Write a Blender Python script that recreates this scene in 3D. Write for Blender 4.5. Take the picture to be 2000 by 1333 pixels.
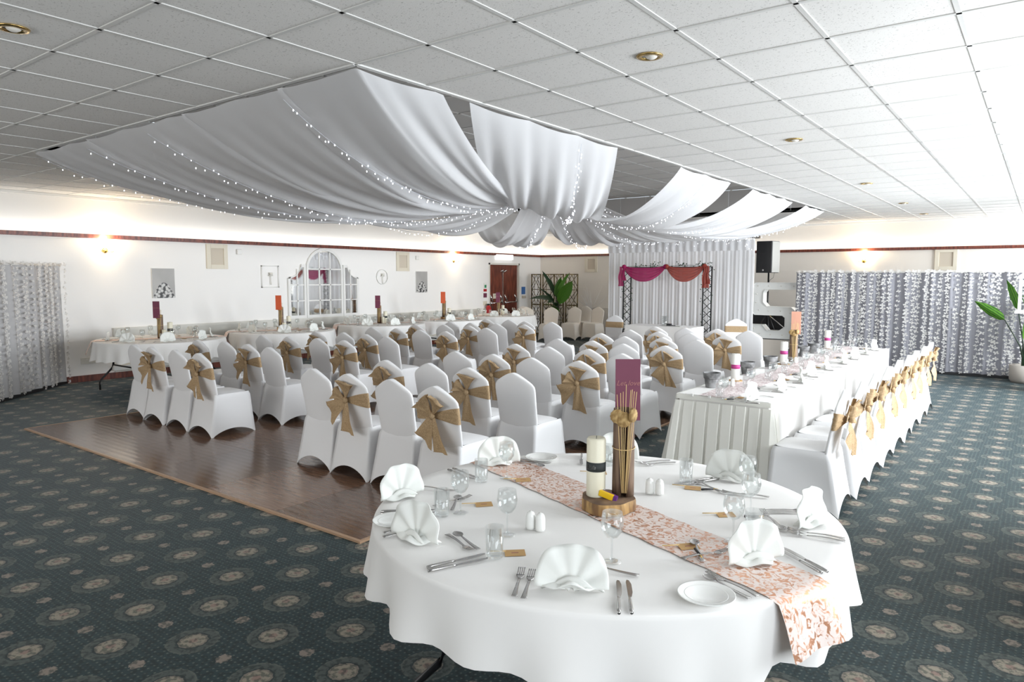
import bpy, math, random
from math import sin, cos, pi, radians, sqrt, atan2, exp
from mathutils import Vector, Matrix
random.seed(7)
for o in list(bpy.data.objects): bpy.data.objects.remove(o)
S = bpy.context.scene; COL = S.collection

# ---------------------------------------------------------------- camera, light, exposure
cam = bpy.data.cameras.new('camera'); cam_ob = bpy.data.objects.new('camera', cam); COL.objects.link(cam_ob)
YAW, PITCH = 0.6456, 0.0896
cam_ob.location = (3.404, -1.742, 1.687)
cam_ob.rotation_euler = (pi/2 - PITCH, -0.0019, YAW)
cam.sensor_width = 36; cam.lens = 36*1376.2/2000; cam.clip_start = .05; cam.clip_end = 100
S.camera = cam_ob
W = bpy.data.worlds.new('world'); S.world = W; W.use_nodes = True
W.node_tree.nodes['Background'].inputs[0].default_value = (.80, .90, 1, 1)
W.node_tree.nodes['Background'].inputs[1].default_value = 1.5
S.view_settings.view_transform = 'Standard'; S.view_settings.look = 'None'
S.view_settings.gamma = 1; S.view_settings.exposure = 0; S.view_settings.use_curve_mapping = False
def area(name, loc, rot, sx, sy, power, col, spread=180):
    l = bpy.data.lights.new(name, 'AREA'); l.shape = 'RECTANGLE'; l.size = sx; l.size_y = sy; l.energy = power; l.color = col; l.spread = radians(spread)
    o = bpy.data.objects.new(name, l); COL.objects.link(o); o.location = loc; o.rotation_euler = rot
    return o
DAY = (.90, .95, 1)
XR, XL, YF, YB, ZC = 5.3, -8.94, 16.09, -5.2, 2.971     # room: right, left, far and back wall, ceiling
area('daylight_window_near', (XR+.12, 3.4, 1.75), (0, pi/2, 0), 1.75, 2.5, 235, DAY, 165)
area('daylight_window_far', (XR+.12, 6.9, 1.75), (0, pi/2-.15, 0), 1.75, 2.5, 215, DAY, 125)
area('added_fill_behind', (XR+.12, -1.6, 1.75), (0, pi/2-.15, 0), 1.75, 3.0, 75, DAY, 130)  # unseen fill light added beside and behind the camera, no known window
area('added_fill_farthest', (XR+.12, 10.4, 1.75), (0, pi/2-.12, 0), 1.75, 2.6, 260, DAY, 105)  # added to brighten the far area and left wall; its window is invented
area('added_fill_behind_curtain', (XR+.12, 14.4, 1.75), (0, pi/2-.05, 0), 1.75, 2.4, 230, DAY, 150)  # added fill grazing the far wall and corner, through an invented window
area('added_fill_back_wall', (-2.5, YB-.12, 1.75), (pi/2, 0, 0), 6.0, 1.75, 85, (1, .97, .93), 130)  # general fill added to light the chair backs; window made up
# light strips lying on top of the picture rail, shining up the walls
area('rail_light_left', (XL+.07, 6.0, 2.385), (0, pi - .25, 0), .03, 20, 30, (1, .96, .90))
area('rail_light_far', (-1.9, YF-.07, 2.385), (pi - .25, 0, 0), 14, .03, 26, (1, .95, .89))

# ---------------------------------------------------------------- materials
def nodes(m): return m.node_tree.nodes, m.node_tree.links
def mat(name, col, rough=.6, metal=0, spec=.5, emit=None, estr=0, bump=None, trans=0, sheen=0, alpha=1):
    m = bpy.data.materials.new(name); m.use_nodes = True; n, l = nodes(m); b = n['Principled BSDF']
    b.inputs['Base Color'].default_value = (*col, 1); b.inputs['Roughness'].default_value = rough
    b.inputs['Metallic'].default_value = metal; b.inputs['Specular IOR Level'].default_value = spec
    if sheen: b.inputs['Sheen Weight'].default_value = sheen
    if emit: b.inputs['Emission Color'].default_value = (*emit, 1); b.inputs['Emission Strength'].default_value = estr
    b.inputs['Alpha'].default_value = alpha
    tc = n.new('ShaderNodeTexCoord')
    ns = n.new('ShaderNodeTexNoise'); ns.inputs['Scale'].default_value = bump[0] if bump else 60
    l.new(tc.outputs['Object'], ns.inputs['Vector'])
    bp = n.new('ShaderNodeBump'); bp.inputs['Strength'].default_value = bump[1] if bump else .03
    bp.inputs['Distance'].default_value = bump[2] if bump and len(bump) > 2 else .002
    l.new(ns.outputs['Fac'], bp.inputs['Height']); l.new(bp.outputs['Normal'], b.inputs['Normal'])
    if trans:
        t = n.new('ShaderNodeBsdfTranslucent'); t.inputs['Color'].default_value = (*col, 1); mx = n.new('ShaderNodeMixShader')
        mx.inputs[0].default_value = trans; l.new(b.outputs[0], mx.inputs[1]); l.new(t.outputs[0], mx.inputs[2])
        l.new(mx.outputs[0], n['Material Output'].inputs[0])
    return m
def mixcol(m, c1, c2, kind='noise', scale=5, lo=.4, hi=.6, vec=(1, 1, 1), coord='Object', detail=3):
    n, l = nodes(m); b = n['Principled BSDF']; tc = n.new('ShaderNodeTexCoord'); mp = n.new('ShaderNodeMapping')
    mp.inputs['Scale'].default_value = vec; l.new(tc.outputs[coord], mp.inputs[0])
    if kind == 'noise': t = n.new('ShaderNodeTexNoise'); t.inputs['Detail'].default_value = detail; out = 'Fac'
    elif kind == 'wave': t = n.new('ShaderNodeTexWave'); t.inputs['Distortion'].default_value = 3; out = 'Fac'
    else: t = n.new('ShaderNodeTexVoronoi'); out = 'Distance'
    t.inputs['Scale'].default_value = scale; l.new(mp.outputs[0], t.inputs['Vector'])
    r = n.new('ShaderNodeValToRGB'); r.color_ramp.elements[0].position = lo; r.color_ramp.elements[1].position = hi
    r.color_ramp.elements[0].color = (*c1, 1); r.color_ramp.elements[1].color = (*c2, 1)
    l.new(t.outputs[out], r.inputs[0]); l.new(r.outputs[0], b.inputs['Base Color']); return m
M = {}
M['wall_l'] = mat('wall_paint_white', (.89, .87, .84), .7, bump=(25, .12, .004))
M['wall_f'] = mat('wallpaper_cream', (.85, .80, .73), .75, bump=(14, .3, .004))
M['dado'] = mat('dado_panel_paint', (.72, .70, .64), .6)
M['dark_wood'] = mixcol(mat('mahogany', (.14, .03, .018), .35), (.10, .022, .014), (.22, .055, .03), 'noise', 3, vec=(8, 8, 1))
M['tile'] = mixcol(mat('ceiling_tile', (.7, .69, .67), .9, bump=(170, .35, .002)), (.50, .485, .46), (.78, .765, .74), 'noise', 95, .31, .37, detail=2)
M['tile_dark'] = mat('coffer_tile', (.62, .60, .57), .9, bump=(150, .3, .002))
M['tbar'] = mat('ceiling_bar_white', (.66, .655, .635), .5)
M['fascia'] = mat('coffer_fascia_panel', (.60, .58, .56), .6)
M['cover'] = mat('white_spandex', (.79, .785, .785), .65, sheen=.2, bump=(900, .05, .0005))
M['cover_cream'] = mat('cream_spandex', (.82, .76, .68), .65, sheen=.2, bump=(900, .05, .0005))
M['cloth'] = mat('white_linen', (.82, .805, .78), .75, sheen=.1, bump=(700, .08, .0006))
M['skirt'] = mat('ivory_polyester', (.80, .79, .73), .6, bump=(700, .06, .0006), trans=.15)
M['napkin'] = mat('napkin_linen', (.85, .86, .82), .75, bump=(600, .08, .0006), trans=.12)
M['hess'] = mixcol(mat('tan_hessian', (.44, .29, .14), .85, bump=(420, .6, .001), trans=.15), (.36, .245, .13), (.54, .385, .225), 'noise', 130, .35, .65)
M['drape'] = mat('white_voile', (.93, .93, .94), .7, bump=(400, .06, .0006), trans=.48)
M['backdrop'] = mat('white_backdrop_silk', (.82, .82, .83), .5, bump=(300, .06, .0006), trans=.3)
M['flowercloth'] = mat('grey_white_sheer', (.27, .27, .30), .6, bump=(300, .06, .0006), trans=.15)
M['petal'] = mat('white_petal', (.86, .84, .81), .7, trans=.2)
M['whitesheer'] = mat('white_sheer', (.56, .55, .55), .6, trans=.2)
M['porc'] = mat('white_porcelain', (.84, .84, .81), .12)
M['steel'] = mat('cutlery_steel', (.50, .49, .48), .22, 1)
M['brass'] = mat('brass', (.60, .42, .16), .25, 1)
M['chrome'] = mat('chrome', (.75, .75, .76), .15, 1)
M['black'] = mat('black_metal', (.008, .008, .009), .35)
M['blackplastic'] = mat('black_plastic', (.018, .018, .02), .5)
M['white'] = mat('white_gloss_paint', (.82, .81, .78), .35)
M['creamframe'] = mat('cream_frame', (.72, .66, .54), .5)
M['creampanel'] = mat('cream_vent_panel', (.60, .53, .43), .7, bump=(60, .3, .003))
M['mirror'] = mat('mirror_glass', (.86, .87, .87), .02, 1)
M['candle'] = mat('ivory_wax', (.86, .82, .66), .45, trans=.15)
M['candle_w'] = mat('white_wax', (.86, .84, .80), .45, trans=.15)
M['pink'] = mat('magenta_band', (.42, .04, .20), .6)
M['blackband'] = mat('dark_slate_paper', (.025, .03, .03), .7)
M['burg'] = mat('burgundy_card', (.16, .03, .065), .6)
M['orange'] = mat('orange_card', (.62, .10, .03), .6)
M['peach'] = mat('peach_card', (.80, .42, .30), .6)
M['ink'] = mat('dusty_rose_ink', (.33, .12, .11), .5)
M['whiteink'] = mat('white_ink', (.8, .78, .74), .5)
M['bark'] = mixcol(mat('bark_brown', (.18, .11, .06), .8, bump=(30, .4, .004)), (.11, .065, .04), (.24, .15, .09), 'noise', 12, vec=(1, 1, .2))
M['bamboo'] = mixcol(mat('dark_bamboo', (.15, .09, .055), .55), (.095, .055, .035), (.19, .12, .075), 'noise', 9, vec=(6, 6, .6))
M['logside'] = mixcol(mat('golden_log', (.42, .25, .08), .6, bump=(20, .6, .006)), (.17, .085, .03), (.55, .34, .12), 'noise', 22, vec=(1, 1, .25))
M['reed'] = mat('pale_reed', (.62, .44, .20), .6)
M['lotus'] = mixcol(mat('dried_disc', (.38, .25, .10), .8), (.28, .17, .06), (.48, .33, .14), 'noise', 60)
M['kraft'] = mat('kraft_paper', (.50, .31, .13), .75)
M['gold'] = mat('gold_foil', (.8, .55, .2), .3, 1)
M['yellow'] = mat('yellow_plastic', (.80, .50, .01), .35)
M['purple'] = mat('purple_plastic', (.12, .03, .20), .4)
M['red'] = mat('red_paint', (.45, .015, .02), .3)
M['blue'] = mat('blue_sign', (.05, .16, .42), .5)
M['green'] = mat('green_sign', (.02, .26, .10), .5)
M['leaf'] = mixcol(mat('banana_leaf', (.05, .16, .02), .4, bump=(40, .2, .003), trans=.25), (.035, .11, .018), (.12, .30, .03), 'wave', 9, .2, .8)
M['leafdark'] = mat('dark_leaf', (.015, .055, .02), .45, trans=.15)
M['stem'] = mat('leaf_stem', (.02, .035, .02), .5)
M['greystone'] = mixcol(mat('grey_zinc_pot', (.14, .14, .14), .65, bump=(30, .4, .003)), (.09, .09, .09), (.26, .26, .26), 'noise', 14)
M['concrete'] = mat('pale_pot', (.42, .38, .34), .8)
M['magenta'] = mat('magenta_chiffon', (.42, .01, .12), .7, trans=.35, alpha=.88)
M['rust'] = mat('rust_chiffon', (.36, .055, .035), .7, trans=.35, alpha=.88)
M['screen'] = mixcol(mat('gilded_lattice', (.12, .08, .03), .45, .4), (.06, .04, .02), (.25, .19, .09), 'noise', 12)
M['bulb'] = mat('fairy_bulb', (1, 1, 1), .3, emit=(.86, .90, 1), estr=6)
M['lampglow'] = mat('lamp_shade_glow', (1, .9, .75), .5, emit=(1, .80, .55), estr=14)
M['lampdim'] = mat('lamp_glass_dim', (.75, .72, .66), .3)
M['exit'] = mat('lit_sign', (1, 1, 1), .4, emit=(1, 1, 1), estr=1.2)
M['stagefront'] = mat('stage_front_panel', (.62, .56, .49), .6)
M['lightletter'] = mat('marquee_white', (.80, .80, .77), .4)
M['wire'] = mat('clear_cable', (.55, .57, .62), .4)
M['speakerside'] = mat('grey_plastic', (.38, .38, .36), .6)
M['trim'] = mat('oak_edge_strip', (.42, .27, .17), .4)
def glass():
    m = bpy.data.materials.new('clear_glass'); m.use_nodes = True; n, l = nodes(m); n.remove(n['Principled BSDF'])
    t = n.new('ShaderNodeBsdfTransparent'); t.inputs[0].default_value = (.955, .965, .965, 1)
    g = n.new('ShaderNodeBsdfGlossy'); g.inputs['Roughness'].default_value = .03; g.inputs[0].default_value = (1, 1, 1, 1)
    lw = n.new('ShaderNodeLayerWeight'); lw.inputs[0].default_value = .3; mm = n.new('ShaderNodeMath'); mm.operation = 'MULTIPLY_ADD'
    mm.inputs[1].default_value = .38; mm.inputs[2].default_value = .03
    mx = n.new('ShaderNodeMixShader'); l.new(lw.outputs['Fresnel'], mm.inputs[0]); l.new(mm.outputs[0], mx.inputs[0])
    l.new(t.outputs[0], mx.inputs[1]); l.new(g.outputs[0], mx.inputs[2]); l.new(mx.outputs[0], n['Material Output'].inputs[0]); return m
M['glass'] = glass()
def foil(name, base, shiny, rough):
    # scattered rose-gold foil flakes on a sheer pale cloth
    m = mat(name, base, .7); n, l = nodes(m); b = n['Principled BSDF']; tc = n.new('ShaderNodeTexCoord')
    t = n.new('ShaderNodeTexNoise'); t.inputs['Scale'].default_value = 38; t.inputs['Detail'].default_value = 8; t.inputs['Distortion'].default_value = 1.6
    l.new(tc.outputs['Object'], t.inputs['Vector']); r = n.new('ShaderNodeValToRGB')
    r.color_ramp.elements[0].position = .49; r.color_ramp.elements[1].position = .58
    l.new(t.outputs['Fac'], r.inputs[0]); mx = n.new('ShaderNodeMix'); mx.data_type = 'RGBA'
    mx.inputs[6].default_value = (*base, 1); mx.inputs[7].default_value = (*shiny, 1); l.new(r.outputs[0], mx.inputs[0])
    l.new(mx.outputs[2], b.inputs['Base Color']); mt = n.new('ShaderNodeMath'); mt.operation = 'MULTIPLY'; mt.inputs[1].default_value = .85
    l.new(r.outputs[0], mt.inputs[0]); l.new(mt.outputs[0], b.inputs['Metallic'])
    rg = n.new('ShaderNodeMapRange'); rg.inputs[3].default_value = .75; rg.inputs[4].default_value = rough
    l.new(r.outputs[0], rg.inputs[0]); l.new(rg.outputs[0], b.inputs['Roughness']); return m
M['runner'] = foil('rose_gold_runner', (.76, .66, .61), (.70, .36, .22), .30)
M['runner2'] = foil('pale_pink_runner', (.84, .76, .75), (.50, .36, .36), .4)
def carpet():
    m = bpy.data.materials.new('patterned_carpet'); m.use_nodes = True; n, l = nodes(m); b = n['Principled BSDF']
    b.inputs['Roughness'].default_value = .62; b.inputs['Specular IOR Level'].default_value = .35
    b.inputs['Sheen Weight'].default_value = .09; b.inputs['Sheen Roughness'].default_value = .4; b.inputs['Sheen Tint'].default_value = (.75, .9, 1, 1)
    tc = n.new('ShaderNodeTexCoord')
    def math_(op, a, c=None, d=None):
        q = n.new('ShaderNodeMath'); q.operation = op
        for i, v in enumerate((a, c, d)):
            if v is None: continue
            if isinstance(v, (int, float)): q.inputs[i].default_value = v
            else: l.new(v, q.inputs[i])
        return q.outputs[0]
    sp = n.new('ShaderNodeSeparateXYZ'); l.new(tc.outputs['Object'], sp.inputs[0])
    x, y = sp.outputs[0], sp.outputs[1]
    def cell(off, per, v): # signed distance to nearest lattice line
        return math_('PINGPONG', math_('ADD', v, -off), per/2)
    P = .508
    def dist(ox, oy, per=P):
        a, c = cell(ox, per, x), cell(oy, per, y)
        return math_('SQRT', math_('ADD', math_('MULTIPLY', a, a), math_('MULTIPLY', c, c)))
    big = math_('MINIMUM', dist(-2.464, .13), dist(-2.464+P/2, .13+P/2))
    small = math_('MINIMUM', dist(-2.464+P/2, .13), dist(-2.464, .13+P/2))
    dd = P/18
    dots = math_('MINIMUM', dist(-2.464+dd/2, .13+dd/2, dd*1.0), 9)
    nz = n.new('ShaderNodeTexNoise'); nz.inputs['Scale'].default_value = 55; nz.inputs['Detail'].default_value = 4
    l.new(tc.outputs['Object'], nz.inputs['Vector'])
    wob = math_('ADD', big, math_('MULTIPLY', math_('ADD', nz.outputs['Fac'], -.5), .022))
    r = n.new('ShaderNodeValToRGB'); cr = r.color_ramp; cr.interpolation = 'CONSTANT'
    l.new(math_('MULTIPLY', wob, 5), r.inputs[0])
    base = (.010, .026, .028)
    stops = [(0, (.22, .15, .12)), (.10, (.24, .21, .16)), (.27, (.17, .145, .115)), (.325, (.016, .026, .026)), (.375, (.055, .068, .060)), (.54, (.080, .090, .076)), (.585, base)]
    cr.elements[0].position = 0; cr.elements[0].color = (*stops[0][1], 1); cr.elements[1].position = .10; cr.elements[1].color = (*stops[1][1], 1)
    for p_, c_ in stops[2:]:
        e = cr.elements.new(p_); e.color = (*c_, 1)
    def mix(fac, A, B):
        q = n.new('ShaderNodeMix'); q.data_type = 'RGBA'
        l.new(fac, q.inputs[0])
        for i, v in ((6, A), (7, B)):
            if isinstance(v, tuple): q.inputs[i].default_value = (*v, 1)
            else: l.new(v, q.inputs[i])
        return q.outputs[2]
    isdot = math_('LESS_THAN', dots, .0052)
    grd = mix(isdot, base, (.075, .095, .08))
    wob2 = math_('ADD', small, math_('MULTIPLY', math_('ADD', nz.outputs['Fac'], -.5), .035))
    grd = mix(math_('LESS_THAN', wob2, .034), grd, (.20, .165, .135))
    c = mix(math_('LESS_THAN', wob, .117), grd, r.outputs[0])
    # darker veins inside the medallion ring
    wv = n.new('ShaderNodeTexNoise'); wv.inputs['Scale'].default_value = 38; l.new(tc.outputs['Object'], wv.inputs['Vector'])
    q = n.new('ShaderNodeMix'); q.data_type = 'RGBA'; q.blend_type = 'MULTIPLY'; q.inputs[0].default_value = 1
    rr = n.new('ShaderNodeValToRGB'); rr.color_ramp.elements[0].position = .42; rr.color_ramp.elements[1].position = .52
    rr.color_ramp.elements[0].color = (.45, .5, .5, 1); rr.color_ramp.elements[1].color = (1.1, 1.1, 1.1, 1)
    l.new(wv.outputs['Fac'], rr.inputs[0]); l.new(c, q.inputs[6]); l.new(rr.outputs[0], q.inputs[7])
    l.new(q.outputs[2], b.inputs['Base Color'])
    f = n.new('ShaderNodeTexNoise'); f.inputs['Scale'].default_value = 600; l.new(tc.outputs['Object'], f.inputs['Vector'])
    bp = n.new('ShaderNodeBump'); bp.inputs['Strength'].default_value = .35; bp.inputs['Distance'].default_value = .002
    l.new(f.outputs['Fac'], bp.inputs['Height']); l.new(bp.outputs[0], b.inputs['Normal'])
    return m
M['carpet'] = carpet()
def parquet(i):
    m = mat('dance_floor_oak_%d' % i, (.1, .05, .03), .17, spec=.6)
    k = (1, .82, 1.2)[i]
    mixcol(m, (.11*k, .055*k, .033*k), (.24*k, .14*k, .09*k), 'noise', 3, .3, .75, vec=(2, 26, 1), detail=6)
    n, l = nodes(m); b = n['Principled BSDF']; tc = n.new('ShaderNodeTexCoord'); w = n.new('ShaderNodeTexWave')
    w.bands_direction = 'Y'; w.inputs['Scale'].default_value = 4.4; w.inputs['Distortion'].default_value = .4; w.inputs['Detail'].default_value = 1
    l.new(tc.outputs['Object'], w.inputs['Vector']); bp = n.new('ShaderNodeBump'); bp.inputs['Strength'].default_value = .35; bp.inputs['Distance'].default_value = .0012
    l.new(w.outputs['Fac'], bp.inputs['Height']); l.new(bp.outputs[0], b.inputs['Normal']); return m
M['floor0'], M['floor1'], M['floor2'] = parquet(0), parquet(1), parquet(2)
def picture_mat():
    # black and white print: pale misty top, bunch of round blooms in the lower half
    m = mat('bouquet_print', (.5, .5, .5), .5); n, l = nodes(m); b = n['Principled BSDF']; tc = n.new('ShaderNodeTexCoord')
    sp = n.new('ShaderNodeSeparateXYZ'); l.new(tc.outputs['Object'], sp.inputs[0])
    v = n.new('ShaderNodeTexVoronoi'); v.inputs['Scale'].default_value = 19; l.new(tc.outputs['Object'], v.inputs['Vector'])
    r = n.new('ShaderNodeValToRGB'); r.color_ramp.elements[0].position = .38; r.color_ramp.elements[1].position = .62
    r.color_ramp.elements[0].color = (.60, .59, .57, 1); r.color_ramp.elements[1].color = (.035, .035, .035, 1); l.new(v.outputs['Distance'], r.inputs[0])
    # dome shaped mask  (y across, z up, origin at the print centre)
    yy = n.new('ShaderNodeMath'); yy.operation = 'MULTIPLY'; l.new(sp.outputs[1], yy.inputs[0]); l.new(sp.outputs[1], yy.inputs[1])
    a = n.new('ShaderNodeMath'); a.operation = 'MULTIPLY_ADD'; l.new(yy.outputs[0], a.inputs[0]); a.inputs[1].default_value = 7; l.new(sp.outputs[2], a.inputs[2])
    c = n.new('ShaderNodeMath'); c.operation = 'LESS_THAN'; l.new(a.outputs[0], c.inputs[0]); c.inputs[1].default_value = .01
    g = n.new('ShaderNodeTexNoise'); g.inputs['Scale'].default_value = 3; l.new(tc.outputs['Object'], g.inputs['Vector'])
    gr = n.new('ShaderNodeValToRGB'); gr.color_ramp.elements[0].color = (.30, .29, .28, 1); gr.color_ramp.elements[1].color = (.50, .49, .47, 1); l.new(g.outputs['Fac'], gr.inputs[0])
    q = n.new('ShaderNodeMix'); q.data_type = 'RGBA'; l.new(c.outputs[0], q.inputs[0]); l.new(gr.outputs[0], q.inputs[6]); l.new(r.outputs[0], q.inputs[7])
    l.new(q.outputs[2], b.inputs['Base Color']); return m
M['print'] = picture_mat()

# ---------------------------------------------------------------- mesh helpers
class MB:
    def __init__(s): s.v = []; s.f = []
    def add(s, v, f):
        k = len(s.v); s.v += [tuple(p) for p in v]; s.f += [tuple(i+k for i in q) for q in f]; return s
    def box(s, x0, x1, y0, y1, z0, z1):
        return s.add([(x0,y0,z0),(x1,y0,z0),(x1,y1,z0),(x0,y1,z0),(x0,y0,z1),(x1,y0,z1),(x1,y1,z1),(x0,y1,z1)],
                     [(0,3,2,1),(4,5,6,7),(0,1,5,4),(1,2,6,5),(2,3,7,6),(3,0,4,7)])
    def cbox(s, c, d, rz=0, rx=0, ry=0):
        m = Matrix.Translation(c) @ Matrix.Rotation(rz,4,'Z') @ Matrix.Rotation(ry,4,'Y') @ Matrix.Rotation(rx,4,'X')
        t = MB().box(-d[0]/2,d[0]/2,-d[1]/2,d[1]/2,-d[2]/2,d[2]/2); return s.add([m @ Vector(p) for p in t.v], t.f)
    def merge(s, t, mtx=None):
        return s.add([mtx @ Vector(p) for p in t.v] if mtx else t.v, t.f)
    def grid(s, fn, nu, nv, cu=False, cv=False):
        U, V = (nu if cu else nu+1), (nv if cv else nv+1)
        v = [fn(i/nu, j/nv) for i in range(U) for j in range(V)]
        f = [(i*V+j, ((i+1)%U)*V+j, ((i+1)%U)*V+(j+1)%V, i*V+(j+1)%V) for i in range(nu) for j in range(nv)]
        return s.add(v, f)
    def lathe(s, prof, n=20, c=(0,0,0), cap=True):
        v = [(c[0]+r*cos(2*pi*i/n), c[1]+r*sin(2*pi*i/n), c[2]+z) for i in range(n) for r, z in prof]; k = len(prof)
        f = [(i*k+j, ((i+1)%n)*k+j, ((i+1)%n)*k+j+1, i*k+j+1) for i in range(n) for j in range(k-1)]
        if cap:
            f += [tuple(i*k for i in reversed(range(n))), tuple(i*k+k-1 for i in range(n))]
        return s.add(v, f)
    def tube(s, pts, r, n=6, closed=False):
        pts = [Vector(p) for p in pts]; rings = []; N = len(pts)
        rr = r if isinstance(r, (list, tuple)) else [r]*N
        for i, p in enumerate(pts):
            a = pts[(i-1)%N] if (closed or i > 0) else p; b = pts[(i+1)%N] if (closed or i < N-1) else p
            t = (b-a).normalized(); up = Vector((0,0,1)) if abs(t.z) < .9 else Vector((1,0,0))
            x = t.cross(up).normalized(); y = x.cross(t)
            rings.append([p + (x*cos(2*pi*k/n)+y*sin(2*pi*k/n))*rr[i] for k in range(n)])
        v = [q for ring in rings for q in ring]
        f = [(i*n+k, i*n+(k+1)%n, ((i+1)%N)*n+(k+1)%n, ((i+1)%N)*n+k) for i in range(N if closed else N-1) for k in range(n)]
        if not closed: f += [tuple(reversed(range(n))), tuple((N-1)*n+k for k in range(n))]
        return s.add(v, f)
    def prism(s, poly, h0, h1, plane='xy'):
        n = len(poly); P3 = {'xy': lambda a,b,h: (a,b,h), 'xz': lambda a,b,h: (a,h,b), 'yz': lambda a,b,h: (h,a,b)}[plane]
        v = [P3(a,b,h0) for a,b in poly] + [P3(a,b,h1) for a,b in poly]
        return s.add(v, [tuple(reversed(range(n))), tuple(range(n,2*n))] + [(i,(i+1)%n,(i+1)%n+n,i+n) for i in range(n)])
    def ball(s, c, r, n=6, m=4, sq=(1,1,1)):
        v = [(c[0], c[1], c[2]-r*sq[2])]
        for j in range(1, m):
            a = -pi/2+pi*j/m
            v += [(c[0]+r*sq[0]*cos(a)*cos(2*pi*i/n), c[1]+r*sq[1]*cos(a)*sin(2*pi*i/n), c[2]+r*sq[2]*sin(a)) for i in range(n)]
        v.append((c[0], c[1], c[2]+r*sq[2])); L = len(v)-1
        f = [(0, 1+(i+1)%n, 1+i) for i in range(n)] + [(L, 1+(m-2)*n+i, 1+(m-2)*n+(i+1)%n) for i in range(n)]
        f += [(1+j*n+i, 1+j*n+(i+1)%n, 1+(j+1)*n+(i+1)%n, 1+(j+1)*n+i) for j in range(m-2) for i in range(n)]
        return s.add(v, f)
def obj(name, mb, m, parent=None, smooth=True, loc=None, rot=None, solid=0, bevel=0, label=None):
    me = bpy.data.meshes.new(name); me.from_pydata(mb.v, [], mb.f); me.update()
    if smooth is True: me.polygons.foreach_set('use_smooth', [True]*len(me.polygons))
    me.materials.append(M[m]); o = bpy.data.objects.new(name, me); COL.objects.link(o)
    if smooth == 'auto':
        me.polygons.foreach_set('use_smooth', [True]*len(me.polygons)); me.set_sharp_from_angle(angle=radians(38))
    if parent: o.parent = parent
    if loc: o.location = loc
    if rot is not None: o.rotation_euler = rot if isinstance(rot, tuple) else (0, 0, rot)
    if solid: md = o.modifiers.new('thickness', 'SOLIDIFY'); md.thickness = solid; md.offset = 0
    if bevel: md = o.modifiers.new('bevel', 'BEVEL'); md.width = bevel; md.segments = 2; md.limit_method = 'ANGLE'
    if label: o['label'] = label
    return o
def tag(o, label, cat, group=None):
    o['label'] = label; o['category'] = cat
    if group: o['group'] = group
    return o
def thing(name, label, cat, loc=(0,0,0), rz=0, group=None):
    o = bpy.data.objects.new(name, None); o.empty_display_size = .1; COL.objects.link(o)
    o.location = loc; o.rotation_euler = rz if isinstance(rz, tuple) else (0, 0, rz); return tag(o, label, cat, group)
def st(name, mb, m, parent=None, smooth=False, **k):
    o = obj(name, mb, m, parent, smooth, **k)
    if not parent: o['kind'] = 'structure'
    return o
def dup(root, loc, rz, label=None, group=None, parent=None):
    r = root.copy(); COL.objects.link(r); r.location = loc; r.rotation_euler = rz if isinstance(rz, tuple) else (0, 0, rz)
    if parent: r.parent = parent
    if label: r['label'] = label
    if group: r['group'] = group
    for ch in root.children:
        c = ch.copy(); COL.objects.link(c); c.parent = r
        for g in ch.children: d = g.copy(); COL.objects.link(d); d.parent = c
    return r
FIRST = {}
def place(kind, maker, loc, rz, label, cat, group=None):
    """first call builds the thing, later ones copy it with its parts"""
    if kind not in FIRST:
        o = maker(); FIRST[kind] = o; o.location = loc; o.rotation_euler = rz if isinstance(rz, tuple) else (0,0,rz); tag(o, label, cat, group); return o
    return dup(FIRST[kind], loc, rz, label, group)
def text_mesh(body, size, depth=.0004, shear=.3):
    c = bpy.data.curves.new('text', 'FONT'); c.body = body; c.size = size; c.extrude = depth; c.shear = shear
    c.align_x = 'CENTER'; c.align_y = 'CENTER'; c.resolution_u = 2; o = bpy.data.objects.new('t', c); COL.objects.link(o)
    bpy.context.view_layer.update(); me = bpy.data.meshes.new_from_object(o.evaluated_get(bpy.context.evaluated_depsgraph_get()))
    b = MB(); b.v = [tuple(v.co) for v in me.vertices]; b.f = [tuple(p.vertices) for p in me.polygons]
    bpy.data.objects.remove(o); bpy.data.meshes.remove(me); return b
ORD = ['first','second','third','fourth','fifth','sixth','seventh','eighth','ninth','tenth','eleventh','twelfth']

# ================================================================ SETTING
floor = st('floor', MB().box(XL-.1, XR+.1, YB-.1, YF+.1, -.1, 0), 'carpet')
st('wall_left', MB().box(XL-.15, XL, YB, 13.6, 0, 3.0).box(XL-.15, XL, 14.97, YF, 0, 3.0).box(XL-.15, XL, 13.6, 14.97, 2.08, 3.0), 'wall_l')
st('wall_far', MB().box(XL-.15, XR+.15, YF, YF+.15, 0, 3.0), 'wall_f')
wr = MB(); ys = [YB, -3.1, -.1, 2.15, 4.65, 5.65, 8.15, 9.1, 11.7, 13.2, 15.6, YF]
for a in (0, 2, 4, 6, 8, 10): wr.box(XR, XR+.1, ys[a], ys[a+1], 0, 3.0)
for a in (1, 3, 5, 7, 9): wr.box(XR, XR+.1, ys[a], ys[a+1], 0, .85); wr.box(XR, XR+.1, ys[a], ys[a+1], 2.65, 3.0)
st('wall_right', wr, 'wall_l')
for k, a in enumerate((1, 3, 5, 7, 9)):  # openings behind the camera and beyond the far window are added for fill light
    w = MB(); y0, y1 = ys[a], ys[a+1]
    w.box(XR-.02, XR+.06, y0, y0+.06, .85, 2.65).box(XR-.02, XR+.06, y1-.06, y1, .85, 2.65).box(XR-.02, XR+.06, y0, y1, .85, .91).box(XR-.02, XR+.06, y0, y1, 2.59, 2.65)
    st('window_%d' % (k+1), w, 'white')
st('wall_back', MB().box(XL, -5.6, YB-.1, YB, 0, 3).box(.6, XR, YB-.1, YB, 0, 3).box(-5.6, .6, YB-.1, YB, 0, .85).box(-5.6, .6, YB-.1, YB, 2.65, 3), 'wall_l')
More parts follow.
